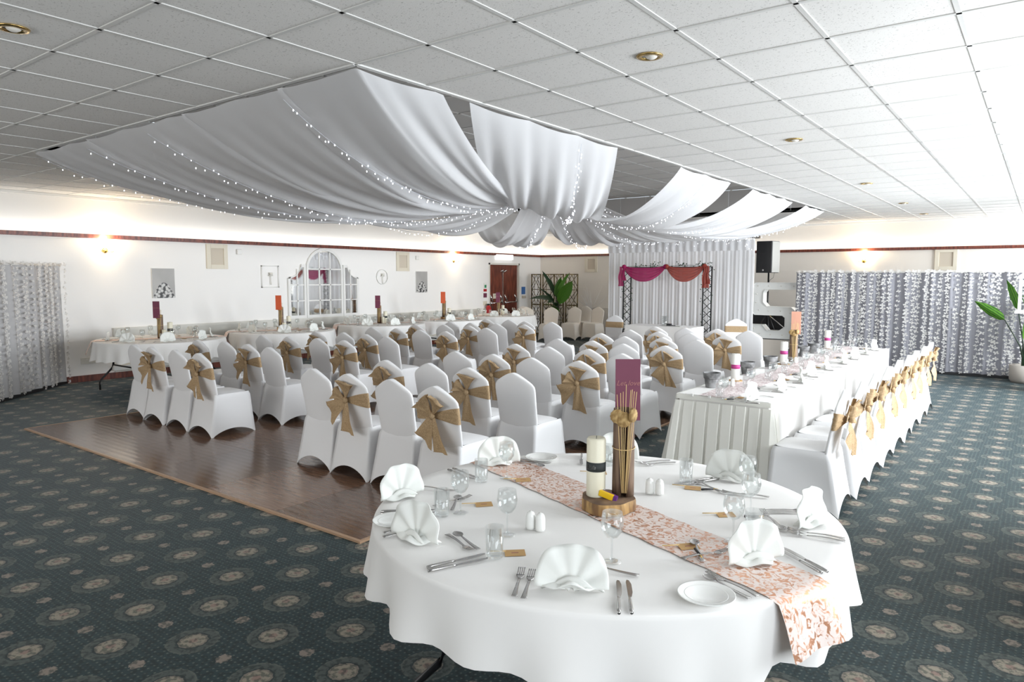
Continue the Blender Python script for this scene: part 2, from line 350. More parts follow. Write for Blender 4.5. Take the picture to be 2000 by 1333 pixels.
st('window_6', MB().box(-5.6, -5.54, YB-.06, YB+.02, .85, 2.65).box(.54, .6, YB-.06, YB+.02, .85, 2.65).box(-5.6, .6, YB-.06, YB+.02, .85, .91).box(-5.6, .6, YB-.06, YB+.02, 2.59, 2.65), 'white')  # unseen opening added for the back wall fill light
# dark picture rail, dado, baseboards
st('trim_1', MB().box(XL, XL+.05, YB, YF, 2.325, 2.375).box(XL, XL+.035, YB, YF, 2.31, 2.325), 'dark_wood')
st('trim_2', MB().box(XL, XR, YF-.05, YF, 2.325, 2.375).box(XL, XR, YF-.035, YF, 2.31, 2.325), 'dark_wood')
st('trim_3', MB().box(XL, XL+.03, 3.6, 13.5, .10, .80).box(XL, XL+.05, 3.6, 13.5, .80, .84), 'dado')
st('trim_4', MB().box(XL, -6.0, YF-.03, YF, .10, .80).box(XL, -6.0, YF-.05, YF, .80, .84), 'wall_f')
st('trim_5', MB().box(XL+.035, XL+.09, 3.55, 13.4, .13, .22), 'white', bevel=.01)
st('baseboard_left', MB().box(XL, XL+.04, YB, 13.6, 0, .10), 'dark_wood')
st('baseboard_far', MB().box(XL, XR, YF-.04, YF, 0, .10), 'dark_wood')
st('trim_6', MB().box(XL, XL+.05, YB, YF, 2.93, 2.972).box(XL, XR, YF-.05, YF, 2.93, 2.972), 'white')

# ceiling: slab with the coffer hole, tiles and bars
CX0, CX1, CY0, CY1, CZ = -4.95, 0.0, 1.2, 12.6, 3.47
ceil = st('ceiling', MB().box(XL, CX0, YB, YF, 3.0, 3.05).box(CX1, XR, YB, YF, 3.0, 3.05).box(CX0, CX1, YB, CY0, 3.0, 3.05).box(CX0, CX1, CY1, YF, 3.0, 3.05).box(CX0-.05, CX1+.05, CY0-.05, CY1+.05, CZ+.02, CZ+.07), 'tile_dark')
F = Vector((-sin(YAW)*cos(PITCH), cos(YAW)*cos(PITCH), -sin(PITCH))); RT = Vector((cos(YAW), sin(YAW), 0)); UP = RT.cross(F); CAMP = Vector(cam_ob.location)
def seen(p, mrg=1.04):
    d = Vector(p)-CAMP; z = d.dot(F)
    return z > .05 and abs(d.dot(RT)/z) < mrg*1000/1376 and abs(d.dot(UP)/z) < mrg*666/1376
tiles = []
gx = [i*.6 for i in range(-15, 9)]; gy = [j*.6 for j in range(-9, 27)]
rest = MB()
def tile_box(b, x0, x1, y0, y1, z=ZC, t=.02): b.box(x0+.011, x1-.011, y0+.011, y1-.011, z+.004, z+.004+t); return b
for x0 in gx:
    for y0 in gy:
        x1, y1 = min(x0+.6, XR), min(y0+.6, YF); xa, ya = max(x0, XL), max(y0, YB)
        if x1-xa < .05 or y1-ya < .05: continue
        if xa < CX1-.01 and x1 > CX0+.01 and ya < CY1-.01 and y1 > CY0+.01:
            if x1 > CX0 and xa < CX0: x1 = CX0
            else: continue
        c = ((xa+x1)/2, (ya+y1)/2, ZC); vis = any(seen((a, b, ZC)) for a in (xa, x1, c[0]) for b in (ya, y1, c[1]))
        full = abs(x1-xa-.6) < .01 and abs(y1-ya-.6) < .01
        tiles.append(((Vector(c)-CAMP).length if vis and full else 99, xa, x1, ya, y1))
tiles.sort(); tm = None
for k, (d, xa, x1, ya, y1) in enumerate(tiles):
    if k < 298 and d < 90:
        if tm is None:
            tm = obj('ceiling_tile', tile_box(MB(), -.3, .3, -.3, .3, 0), 'tile', ceil, False, loc=((xa+x1)/2, (ya+y1)/2, ZC))
        else:
            o = tm.copy(); COL.objects.link(o); o.location = ((xa+x1)/2, (ya+y1)/2, ZC)
    else: tile_box(rest, xa, x1, ya, y1)
o = obj('ceiling_tiles', rest, 'tile', ceil, False); o['kind'] = 'stuff'
cof = MB()
for i in range(9):
    for j in range(19):
        x0, y0 = CX1-(i+1)*.6, CY0+j*.6
        tile_box(cof, max(x0, CX0), x0+.6, y0, y0+.6, CZ)
o = obj('coffer_tiles', cof, 'tile_dark', ceil, False); o['kind'] = 'stuff'
def bar(b, x0, x1, y0, y1, z=ZC): b.box(x0, x1, y0, y1, z-.001, z+.028)
for x in gx[1:]:
    b = MB()
    if CX0+.05 < x < CX1-.01: bar(b, x-.012, x+.012, YB, CY0); bar(b, x-.012, x+.012, CY1, YF)
    else: bar(b, x-.012, x+.012, YB, YF)
    obj('ceiling_runner', b, 'tbar', ceil, False)
for y in gy[1:]:
    b = MB()
    if CY0+.05 < y < CY1-.05: bar(b, XL, CX0, y-.012, y+.012); bar(b, CX1, XR, y-.012, y+.012)
    else: bar(b, XL, XR, y-.012, y+.012)
    obj('ceiling_cross_bar', b, 'tbar', ceil, False)
for i in range(1, 8):
    obj('coffer_runner', MB().box(CX1-i*.6-.012, CX1-i*.6+.012, CY0, CY1, CZ-.003, CZ+.02), 'tbar', ceil, False)
for j in range(1, 19):
    obj('coffer_cross_bar', MB().box(CX0, CX1, CY0+j*.6-.012, CY0+j*.6+.012, CZ-.003, CZ+.02), 'tbar', ceil, False)
# white edge angle around the opening and fascia panels
obj('coffer_edge', MB().box(CX1-.012, CX1+.02, CY0, CY1, ZC-.006, ZC+.03).box(CX0-.02, CX0+.012, CY0, CY1, ZC-.006, ZC+.03).box(CX0, CX1, CY0-.02, CY0+.012, ZC-.006, ZC+.03).box(CX0, CX1, CY1-.012, CY1+.02, ZC-.006, ZC+.03), 'tbar', ceil, False)
for j in range(19):
    for x in (CX0-.02, CX1): obj('fascia_panel', MB().box(x, x+.02, CY0+j*.6+.004, CY0+j*.6+.596, ZC+.03, CZ), 'fascia', ceil, False)
for i in range(8):
    w = (CX1-CX0)/8
    for y in (CY0-.02, CY1): obj('fascia_panel', MB().box(CX0+i*w+.004, CX0+(i+1)*w-.004, y, y+.02, ZC+.03, CZ), 'fascia', ceil, False)

# dance floor: panels and edging
DX0, DX1, DY0, DY1 = -5.5, 0.0, 1.17, 10.3
pw, ph = (DX1-DX0)/6, (DY1-DY0)/10
for i in range(6):
    for j in range(10):
        obj('dance_floor_panel', MB().box(DX0+i*pw+.0015, DX0+(i+1)*pw-.0015, DY0+j*ph+.0015, DY0+(j+1)*ph-.0015, .002, .014), 'floor%d' % random.choice((0,0,1,2)), floor, False)
for n_, b in (('near',(DX0-.025,DX1+.025,DY0-.025,DY0)),('left',(DX0-.025,DX0,DY0,DY1)),('right',(DX1,DX1+.025,DY0,DY1)),('far',(DX0-.025,DX1+.025,DY1,DY1+.025))):
    obj('edge_strip', MB().box(b[0], b[1], b[2], b[3], .001, .016), 'trim', floor, False)

# double door in the left wall
d = st('door_1', MB().box(XL-.09, XL-.05, 13.62, 14.26, .01, 2.05).box(XL-.09, XL-.05, 14.28, 14.95, .01, 2.05), 'dark_wood', bevel=.004)
obj('door_frame', MB().box(XL-.12, XL+.012, 13.57, 13.62, 0, 2.10).box(XL-.12, XL+.012, 14.95, 15.0, 0, 2.10).box(XL-.12, XL+.012, 13.57, 15.0, 2.05, 2.10), 'dado', d, False)
for y0, y1 in ((13.66, 14.22), (14.32, 14.91)):
    obj('push_bar', MB().tube([(XL-.0, y0, .97), (XL-.0, y1, 1.0)], .016, 8).cbox((XL-.02, y0+.03, .98), (.05,.06,.07)).cbox((XL-.02, y1-.03, 1.0), (.05,.06,.07)), 'chrome', d)
    for yy in (y0+.06, y1-.06): obj('bar_bracket', MB().tube([(XL-.03, yy-.05, 1.2), (XL-.02, yy, 1.12), (XL-.01, yy+.05, 1.02)], .022, 6), 'chrome', d)
obj('meeting_stile_strip', MB().box(XL-.05, XL-.035, 14.255, 14.285, .02, 1.9), 'chrome', d, False)
obj('door_notice', MB().box(XL-.05, XL-.045, 13.82, 14.12, 1.10, 1.24), 'creamframe', d, False)
obj('notice_text', text_mesh('Fire exit', .05, .001, 0).merge(MB()), 'green', d, False, loc=(XL-.043, 13.97, 1.19), rot=(pi/2, 0, pi/2))
for yy, a in ((14.12, .9), (14.42, -.9)):
    obj('door_closer', MB().tube([(XL-.04, yy, 1.86), (XL+.03, (yy+14.27)/2, 1.90), (XL-.03, 14.27, 1.84)], .014, 6), 'chrome', d)

# ================================================================ WALL THINGS
def on_left(name, label, cat, y, z, group=None): return thing(name, label, cat, (XL, y, z), 0, group)
def sconce(loc, rz, label):
    t = thing('wall_sconce', label, 'wall light', loc, rz, 'wall sconces')      # local +x points into the room
    obj('backplate', MB().lathe([(.0,0),(.045,0),(.045,.012),(.02,.03),(0,.03)], 14), 'brass', t, rot=(0, pi/2, 0))
    for s in (-1, 1):
        arm = MB().tube([(.02, 0, 0), (.06, s*.04, -.03), (.10, s*.09, -.02), (.11, s*.11, .03)], .006, 6)
        a = obj('arm', arm, 'brass', t)
        obj('shade', MB().lathe([(.028,0),(.05,.03),(.058,.07),(.052,.11),(.0,.112)], 14, (.11, s*.11, .03)), 'lampglow', a)
    l = bpy.data.lights.new('sconce_light', 'POINT'); l.energy = 15; l.color = (1, .78, .50); l.shadow_soft_size = .06
    lo = bpy.data.objects.new('sconce_light', l); COL.objects.link(lo); lo.parent = t; lo.location = (.13, 0, .20)
sconce((XL, 3.54, 2.12), 0, 'brass twin-arm wall light glowing near the left flower curtain')
sconce((XL, 12.11, 2.12), 0, 'brass twin-arm wall light glowing between the bouquet print and the door')
sconce((.07, YF, 2.09), -pi/2, 'brass twin-arm wall light glowing above the long flower curtain')
def vent(loc, rz, label):
    t = thing('wall_vent', label, 'vent', loc, rz, 'cream wall vents')
    obj('frame', MB().box(0,.03,-.21,-.13,-.23,.23).box(0,.03,.13,.21,-.23,.23).box(0,.03,-.13,.13,.15,.23).box(0,.03,-.13,.13,-.23,-.15), 'creamframe', t, False, bevel=.004)
    obj('panel', MB().box(0,.012,-.13,.13,-.15,.15), 'creampanel', t, False)
vent((XL, 5.50, 2.07), 0, 'square cream vent under the rail, left of the arched mirror')
vent((XL, 10.27, 2.07), 0, 'square cream vent under the rail, right of the arched mirror')
vent((-7.14, YF-.0, 2.08), -pi/2, 'square cream vent above the row of spare cream chairs')
vent((1.68, YF, 2.10), -pi/2, 'square cream vent above the long flower curtain')
for y, lab in ((4.475, 'black and white bouquet print left of the arched mirror'), (10.9, 'black and white bouquet print right of the arched mirror')):
    t = on_left('bouquet_picture', lab, 'picture', y, 1.58, 'bouquet prints')
    obj('canvas', MB().box(0,.025,-.2,.2,-.26,.26), 'white', t, False, bevel=.003)
    obj('print', MB().box(.0251,.0265,-.198,.198,-.257,.257), 'print', t, False)
def wirehoop(y, lab, rnd):
    t = on_left('wall_ornament', lab, 'wall ornament', y, 1.70)
    b = MB()
    if rnd:
        b.tube([(.02, .17*cos(a), .17*sin(a)) for a in [2*pi*k/24 for k in range(24)]], .009, 6, True)
    else: b.box(0,.02,-.2,-.18,-.22,.22).box(0,.02,.18,.2,-.22,.22).box(0,.02,-.2,.2,.2,.22).box(0,.02,-.2,.2,-.22,-.2)
    obj('frame', b, 'white', t)
    obj('holder', MB().cbox((.03, .0, .02), (.03,.09,.02)).tube([(.03,.0,.02),(.035,.0,-.10),(.03,.01,-.16)], .008, 6).lathe([(.0,0),(.03,0),(.035,.05),(.0,.05)], 10, (.045,.0,.03)), 'dado', t)
wirehoop(6.62, 'small white square candle ornament left of the arched mirror', False)
wirehoop(9.60, 'small white round candle ornament right of the arched mirror', True)
# arched triptych window mirror
t = on_left('arched_mirror', 'large white three-part arched window mirror on the left wall', 'mirror', 7.95, 0)
def arch_y(w, zs, zt, n=12):  # half-round top
    return [(w*cos(pi*k/n), zs+(zt-zs)*sin(pi*k/n)) for k in range(n+1)]
b = MB()
obj('centre_pane', MB().prism([(-.43,.90),(.43,.90)] + arch_y(.43, 1.85, 2.25), .015, .018, 'yz'), 'mirror', t, False)
ri = [(-.43,.90),(.43,.90)] + arch_y(.43, 1.85, 2.25); ro = [(-.48,.84),(.48,.84)] + arch_y(.48, 1.85, 2.31)
n_ = len(ri)
fr = MB(); fr.add([(.04,a,z) for a,z in ro]+[(.04,a,z) for a,z in ri]+[(0,a,z) for a,z in ro]+[(.0,a,z) for a,z in ri],
      [q for k in range(n_) for q in ((k,(k+1)%n_,n_+(k+1)%n_,n_+k),(k,2*n_+k,2*n_+(k+1)%n_,(k+1)%n_),(n_+k,n_+(k+1)%n_,3*n_+(k+1)%n_,3*n_+k))])
obj('centre_frame', fr, 'white', t, False)
for yy, zt in ((-.14, 2.22), (.14, 2.22)): obj('muntin', MB().box(.018,.032,yy-.012,yy+.012,.90,zt), 'white', t, False)
for zz in (1.20, 1.53, 1.86): obj('muntin', MB().box(.018,.032,-.43,.43,zz-.012,zz+.012), 'white', t, False)
for s in (-1, 1):
    def sp(a, z): return (s*a, z)
    oc = [(.49,.84),(.93,.84),(.93,1.66)] + [(.93-.33*sin(pi/2*k/6), 1.66+.30*(1-cos(pi/2*k/6))) for k in range(1,7)] + [(.49,1.96)]
    ic = [(.54,.90),(.87,.90),(.87,1.70)] + [(.87-.25*sin(pi/2*k/6), 1.70+.20*(1-cos(pi/2*k/6))) for k in range(1,7)] + [(.54,1.90)]
    m_ = len(oc); f2 = MB(); f2.add([(.04,s*a,z) for a,z in oc]+[(.04,s*a,z) for a,z in ic]+[(0,s*a,z) for a,z in oc]+[(0,s*a,z) for a,z in ic],
      [q for k in range(m_) for q in ((k,(k+1)%m_,m_+(k+1)%m_,m_+k),(k,2*m_+k,2*m_+(k+1)%m_,(k+1)%m_),(m_+k,m_+(k+1)%m_,3*m_+(k+1)%m_,3*m_+k))])
    obj('side_frame', f2, 'white', t, False); obj('side_pane', MB().prism([(s*a,z) for a,z in ic], .015, .018, 'yz'), 'mirror', t, False)
    obj('muntin', MB().box(.018,.032,s*.70-.011,s*.70+.011,.90,1.86), 'white', t, False)
    for zz in (1.20, 1.53): obj('muntin', MB().box(.018,.032,min(s*.54,s*.87),max(s*.54,s*.87),zz-.011,zz+.011), 'white', t, False)
# exit sign, notices, extinguisher, socket, sensors
t = on_left('exit_sign', 'lit white exit sign box above the brown double door', 'sign', 14.23, 2.27)
obj('housing', MB().box(.0,.07,-.38,.38,-.07,.07), 'exit', t, False, bevel=.004)
for z, h, w, m_, lab in ((1.46,.16,.13,'white','pale green call notice beside the door, topmost of the column'), (1.34,.07,.12,'red','small red fire alarm point beside the door'), (1.20,.12,.13,'burg','dark red fire notice beside the door'), (.98,.12,.16,'creamframe','cream extinguisher notice beside the door, lowest of the column')):
    t = on_left('wall_notice', lab, 'notice', 13.40, z)
    obj('plate', MB().box(0,.02,-w/2,w/2,-h/2,h/2), m_, t, False)
    if m_ == 'white': obj('pictogram', MB().box(.02,.022,-.04,.04,-.05,.03), 'green', t, False)
t = on_left('wall_notice', 'blue fire-door notice between the door and the lattice screen', 'notice', 15.20, 1.30)
obj('plate', MB().box(0,.01,-.09,.09,-.10,.12), 'blue', t, False)
t = on_left('key_box', 'small brass-coloured box below the blue notice', 'box', 15.20, 1.12); obj('body', MB().box(0,.05,-.08,.08,-.04,.04), 'creampanel', t, False, bevel=.004)
t = on_left('fire_extinguisher', 'red fire extinguisher hanging beside the door', 'fire extinguisher', 13.42, .50)
obj('cylinder', MB().lathe([(.0,0),(.075,.0),(.08,.03),(.08,.34),(.05,.41),(.025,.43),(.0,.43)], 16, (.11,0,0)), 'red', t)
obj('valve', MB().cbox((.11,0,.45), (.03,.10,.04)).tube([(.11,.03,.45),(.17,.1,.40),(.18,.09,.15)], .01, 6), 'black', t)
obj('wall_bracket', MB().box(0,.04,-.03,.03,.2,.26), 'black', t, False)
t = on_left('wall_socket', 'double power socket low on the left wall beside the first dining table', 'socket', 3.2, .33)
obj('faceplate', MB().box(0,.012,-.11,.11,-.05,.05), 'dado', t, False, bevel=.003)
obj('rocker', MB().box(.012,.016,-.03,-.01,.015,.03).box(.012,.016,.01,.03,.015,.03), 'white', t, False)
for y, z, lab in ((5.95, 2.17, 'small white sensor right of the first vent'), (10.75, 2.17, 'small white sensor right of the second vent on the left wall')):
    t = on_left('wall_sensor', lab, 'sensor', y, z); obj('case', MB().box(0,.05,-.05,.05,-.05,.05), 'white', t, False, bevel=.012)
t = thing('alarm_sounder', 'small red alarm sounder under the far ceiling', 'alarm', (-6.35, 12.9, 2.88)); obj('body', MB().lathe([(.0,0),(.05,.0),(.06,.05),(.06,.09),(0,.09)], 14), 'red', t)
# downlights
def downlight():
    t = thing('ceiling_downlight', '', '')
    obj('trim_ring', MB().lathe([(.045,.0),(.05,-.008),(.075,-.006),(.078,.0),(.045,.001)], 24, cap=False), 'brass', t)
    obj('lamp', MB().ball((.012,.0,.012), .042, 12, 8, (1,1,.8)), 'lampdim', t)
    obj('well', MB().lathe([(.046,.0),(.046,.02),(0,.02)], 20, cap=False), 'black', t); return t
for (x, y), lab in zip([(-.94,-.28),(1.5,2.11),(1.47,5.18),(1.4,8.92),(1.4,12.04),(1.41,14.55)],
      ['brass downlight at the upper left corner of the view','brass downlight nearest above the foreground table','second brass downlight in the right-hand ceiling row','third brass downlight in the right-hand ceiling row','fourth brass downlight, far down the right-hand ceiling row','farthest brass downlight, near the far wall']):
    place('downlight', downlight, (x, y, ZC-.0005), 0, lab, 'ceiling light', 'ceiling downlights')
place('downlight', downlight, (-.95, 3.9, CZ-.0005), 0, 'brass downlight inside the raised coffer between the drapes', 'ceiling light', 'ceiling downlights')

# ================================================================ CHAIRS  (local +y = front of the chair, origin on the floor between the rear feet)
def cover_backrest():
    prof = [(.40,.185,.095),(.44,.196,.088),(.50,.200,.078),(.60,.203,.060),(.68,.207,.045),(.745,.209,.034),(.778,.204,.029),(.802,.186,.024),(.828,.148,.020),(.853,.104,.015),(.874,.060,.012),(.885,.030,.011),(.889,.010,.010)]
    n = 28; b = MB()
    def fn(u, v):
        k = min(int(v*(len(prof)-1)), len(prof)-2); f = v*(len(prof)-1)-k
        z, w, y = [prof[k][i]*(1-f)+prof[k+1][i]*f for i in range(3)]
        a = 2*pi*u; c, s_ = cos(a), sin(a); e = .45
        x = w*math.copysign(abs(c)**e, c); yy = y+.020+.020*math.copysign(abs(s_)**.7, s_) - .012*cos(min(1, abs(x)/.2)*pi/2)*(1 if s_ < 0 else .2)
        return (x, yy, z)
    b.grid(fn, n, 22, cu=True); b.f.append(tuple(i*23+22 for i in range(n))); return b
def cover_skirt():
    b = MB(); nu = 48
    def per(u, hw, y0, y1):      # rounded rectangle perimeter
        q = u*4; s = int(q) % 4; f = q-int(q)
        P4 = [(-hw,y0),(hw,y0),(hw,y1),(-hw,y1)]; a, c = P4[s], P4[(s+1)%4]
        return (a[0]+(c[0]-a[0])*f, a[1]+(c[1]-a[1])*f, f, s)
    def fn(u, v):
        t = per(u, .200, .079, .485); e = per(u, .238, .0, .515); f = t[2]; arch = (4*f*(1-f))**.8
        hem = [.115,.085,.085,.085][t[3]]*arch; w = v**1.15
        x, y = t[0]+(e[0]-t[0])*w, t[1]+(e[1]-t[1])*w; pin = .022*sin(pi*v)*arch*(.6 if t[3] == 0 else 1)
        if t[3] == 0: y += pin
        elif t[3] == 2: y -= pin
        else: x -= math.copysign(pin, x)
        if v < .12:                                    # rolled seat edge
            k = 1-(v/.12); x *= 1-.05*k*k; y = .285+(y-.285)*(1-.05*k*k)
        return (x, y, .452*(1-v)+hem*v)
    b.grid(fn, nu, 14, cu=True); return b
def cover_seat():
    b = MB()
    def fn(u, v):
        a = 2*pi*u; c, s_ = cos(a), sin(a); e = .38; r = v
        return (.191*r*math.copysign(abs(c)**e, c), .285+.188*r*math.copysign(abs(s_)**e, s_), .452+.022*(1-r**4))
    b.grid(fn, 32, 6, cu=True); return b
def sash_band(var):
    b = MB(); rnd = random.Random(var)
    def fn(u, v):
        a = 2*pi*u; c, s_ = cos(a), sin(a); x = .213*math.copysign(abs(c)**.45, c)
        back = s_ < 0; pinch = (1-(min(abs(x), .21)/.21))**1.3 if back else 0
        h = .062*(1-pinch)+.020*pinch; z = .682+(v-.5)*2*h - .012*pinch
        rip = .005*sin(v*18+x*20+var)*(1 if back else .3)
        y = .048+(.712-z)*.14 + .002 + (.030+rip if s_ > 0 else -.026-rip-.012*pinch)*(abs(s_)**.6)
        return (x, y, z)
    b.grid(fn, 40, 8, cu=True); return b
def ribbon_loop(L, ang, w=.055, fat=.045):
    L *= 1.18; w *= 1.3; fat = .055; b = MB(); ca, sa = cos(ang), sin(ang)
    def fn(u, v):
        r = L*sin(pi*u)**.75; d = -.012-fat*(.5-.5*cos(2*pi*u))*(1 if u < .5 else .25)
        ww = (.012+w*sin(pi*u)**1.2)*(v*2-1); rip = .008*sin(v*9+u*5)
        return (r*ca-ww*sa, d+rip-.008, r*sa+ww*ca)
    b.grid(fn, 16, 6); return b
def ribbon_tail(L, ang, w=.05, cut=.03, sway=.02):
    w *= 1.5; L *= 1.08; b = MB(); ca, sa = cos(ang), sin(ang)
    def fn(u, v):
        r = L*u + (cut*(v-.5)*2 if u == 1 else 0); ww = (.012+w*u**.7)*(v*2-1)
        return (r*ca-ww*sa, -.016-.012*sin(pi*u)-sway*u+.010*sin(v*8+u*4)*(.4+u), r*sa+ww*ca)
    b.grid(fn, 12, 6); return b
BOWS = [dict(l=[(.115,100,.05),(.135,172,.05)], t=[(.22,236,.055),(.24,288,.042)]),
        dict(l=[(.13,80,.06),(.10,150,.04)], t=[(.20,215,.06),(.25,280,.045)]),
        dict(l=[(.12,118,.055),(.10,205,.045)], t=[(.25,262,.05),(.23,300,.048)]),
        dict(l=[(.12,60,.045),(.12,130,.055)], t=[(.19,250,.06),(.26,292,.035)])]
def make_chair(kind):      # kind: -1 plain, 0..3 bow shapes, 'band' plain band
    cm = 'cover_cream' if kind == 'cream' else 'cover'
    t = thing('banquet_chair', '', '')
    if 'plain' not in MESH:
        for k, fn in (('backrest', cover_backrest), ('skirt', cover_skirt), ('seat', cover_seat)): MESH[k] = fn()
    for k in ('backrest', 'skirt', 'seat'):
        key = (k, cm)
        if key not in FIRST: FIRST[key] = obj(k, MESH[k], cm, t)
        else: o = FIRST[key].copy(); COL.objects.link(o); o.parent = t
    if kind == 'band':
        obj('sash', MB().grid(lambda u, v: (.212*math.copysign(abs(cos(2*pi*u))**.4, cos(2*pi*u)), .062+(.70-(.63+.12*v))*.14+.028*math.copysign(abs(sin(2*pi*u))**.6, sin(2*pi*u)), .63+.12*v), 32, 4, cu=True), 'hess', t)
    elif isinstance(kind, int) and kind >= 0:
        B = BOWS[kind]; obj('sash', sash_band(kind), 'hess', t)
        kn = (0, .010, .672)
        for L, a, w in B['l']: obj('bow_loop', ribbon_loop(L, radians(a), w), 'hess', t, loc=kn)
        for L, a, w in B['t']: obj('bow_tail', ribbon_tail(L, radians(a), w), 'hess', t, loc=kn)
        obj('knot', MB().ball((0,-.022,0), .026, 10, 6, (1,.8,1.1)), 'hess', t, loc=kn)
    return t
MESH = {}
def chair(kind, loc, rz, label, group):
    return place(('chair', kind), lambda: make_chair(kind), loc, rz, label, 'chair', group)
# ceremony seating, eight rows of eight
ROWS = [[(-5.19,2.19),(-4.74,2.16),(-4.13,2.16),(-3.66,2.14),(-1.68,2.08),(-1.20,2.05),(-.70,2.06),(-.15,2.0)],
        [(-5.14,2.98),(-4.72,3.06),(-4.14,3.04),(-3.60,2.98),(-1.58,2.92),(-1.14,3.0),(-.62,2.97),(-.10,2.94)],
        [(-5.19,3.92),(-4.77,4.0),(-4.25,4.08),(-3.70,4.08),(-1.66,3.95),(-1.19,3.98),(-.68,3.96),(-.16,4.02)],
        [(-5.12,4.82),(-4.72,4.93),(-4.21,4.91),(-3.62,4.8),(-1.68,5.04),(-1.16,5.0),(-.66,5.06),(-.08,4.86)],
        [(-5.22,5.93),(-4.76,6.0),(-4.24,6.0),(-3.73,6.0),(-1.66,5.97),(-1.15,6.0),(-.62,5.86),(-.13,5.95)],
        [(-5.22,6.91),(-4.84,7.1),(-4.34,7.16),(-3.70,6.95),(-1.70,7.12),(-1.12,6.85),(-.69,7.02),(-.19,6.95)],
        [(-5.21,7.80),(-4.68,7.78),(-4.19,7.88),(-3.66,7.97),(-1.68,8.0),(-1.16,7.94),(-.67,7.95),(-.17,7.98)],
        [(-5.19,8.84),(-4.75,8.93),(-4.14,8.72),(-3.70,8.83),(-1.62,8.88),(-1.14,8.92),(-.72,9.02),(-.21,8.94)]]
BOWMAP = ['pbpbpbpb','bpbpbpbp','pbpbpbpb','bpbpbpbp','pbpbpbpb','bpbpbpbp','pbpbpbpb','bpbpbpbp']
for r, row in enumerate(ROWS):
    for c, (x, y) in enumerate(row):
        x = (-5.21,-4.71,-4.20,-3.67,-1.67,-1.165,-.66,-.14)[c] + max(-.012, min(.012, (x-(-5.21,-4.71,-4.20,-3.67,-1.67,-1.165,-.66,-.14)[c])*.3))
        block = 'left' if c < 4 else 'right'; ci = c % 4
        pos = ('outer left end','second from left','third from left','aisle end')[ci] if c < 4 else ('aisle end','second from aisle','third from aisle','outer right end')[ci]
        rown = 'nearest row' if r == 0 else 'farthest row' if r == 7 else ORD[r]+' row'
        bow = BOWMAP[r][c] == 'b'
        kind = (r*3+c) % 4 if bow else -1
        lab = '%s ceremony chair in the %s of the %s block, %s' % ('tan-bowed white' if bow else 'plain white', rown, block, pos)
        chair(kind, (x, y, 0), random.uniform(-.02, .02), lab, 'ceremony chairs')
# chairs behind the long head table (facing -x)
TT = [3.72,4.28,4.86,5.43,6.06,6.62,7.20,7.82,8.46]
for k, y in enumerate(TT):
    lab = 'bowed white chair at the head table, %s from the near end' % ORD[k] if k < len(TT)-1 else 'bowed white chair at the far end of the head table'
    chair((k*2+1) % 4, (2.335+.01*(k%2), y, 0), pi/2+random.uniform(-.03,.03), lab, 'head table chairs')
# two chairs flanking the arch, facing the guests
chair('band', (-3.92, 11.70, 0), pi, 'white chair with flat tan band left of the ceremony table', 'chairs with flat bands by the arch')
chair('band', (-1.42, 12.0, 0), pi+.45, 'white chair with flat tan band right of the ceremony table', 'chairs with flat bands by the arch')
# spare cream chairs against the far wall
for k, (x, y, a) in enumerate([(-8.38,14.42,pi+.9),(-7.93,13.96,pi+.7),(-7.30,14.28,pi+.3),(-6.93,14.90,pi+.12),(-6.98,15.58,pi),(-6.36,15.20,pi-.05)]):
    chair('cream', (x, y, 0), a, 'spare cream chair in the far corner, %s from the door' % ORD[k], 'spare cream chairs')

# ================================================================ CEILING DRAPES
CEN = Vector((-2.47, 6.9, 3.12))
def drape(name, A, B, d0, d1, label, seedv=0, gather=.30, dm=None):
    """voile panel from attachment points A..B gathered at the centre, sagging; A,B lists of points along the coffer edge"""
    pts = [Vector((*p, 2.955)) for p in A]; L = [0]
    for i in range(1, len(pts)): L.append(L[-1]+(pts[i]-pts[i-1]).length)
    tot = L[-1]
    def edge(v):
        s = v*tot
        for i in range(1, len(pts)):
            if s <= L[i]+1e-9: f = (s-L[i-1])/(L[i]-L[i-1]); return pts[i-1].lerp(pts[i], f)
        return pts[-1]
    mid = edge(.5); dirc = (CEN-mid); dirc.z = 0; dirc.normalize(); side = Vector((-dirc.y, dirc.x, 0))
    sg = 1 if (pts[-1]-pts[0]).dot(side) > 0 else -1
    def fn(u, v):
        a = edge(v); e = CEN + side*sg*(v-.5)*gather
        g = u**1.1; p = mid.lerp(CEN, g) + (a-mid)*(1-u**1.9) + (e-CEN)*u**1.9; p.z = a.z+(CEN.z-a.z)*g
        sag = (d0*(1-v)+d1*v) if dm is None else (d0*(1-v)**2+2*dm*v*(1-v)+d1*v*v)
        amp = .014+.055*u*(1-.3*u)
        rip = amp*sin(v*tot*9.5+seedv*2.1+1.8*sin(u*2.4+seedv)) + .5*amp*sin(v*tot*23+seedv+u*3)
        scal = .018*abs(sin(v*tot*4.2))*exp(-u*9)
        p.z -= 4*sag*u*(1-u) + rip*sin(pi*min(1, u*1.3+.04)) + scal
        p += side*sg*rip*.4
        return tuple(p)
    o = obj(name, MB().grid(fn, 40, 72), 'drape'); tag(o, label, 'ceiling drape', 'ceiling drapes'); return fn
dr = {}
dr['a'] = drape('ceiling_drape', [(-4.95,2.6),(-4.95,1.2),(-3.7,1.2)], None, .60, .66, 'white voile ceiling drape at the left end of the near coffer edge', 1)
dr['b'] = drape('ceiling_drape', [(-3.75,1.2),(-2.0,1.2)], None, .68, .66, 'white voile ceiling drape from the left half of the near coffer edge', 2, .4)
dr['c'] = drape('ceiling_drape', [(-2.05,1.2),(-.75,1.2)], None, .66, .62, 'white voile ceiling drape from the right half of the near coffer edge', 3, .4)
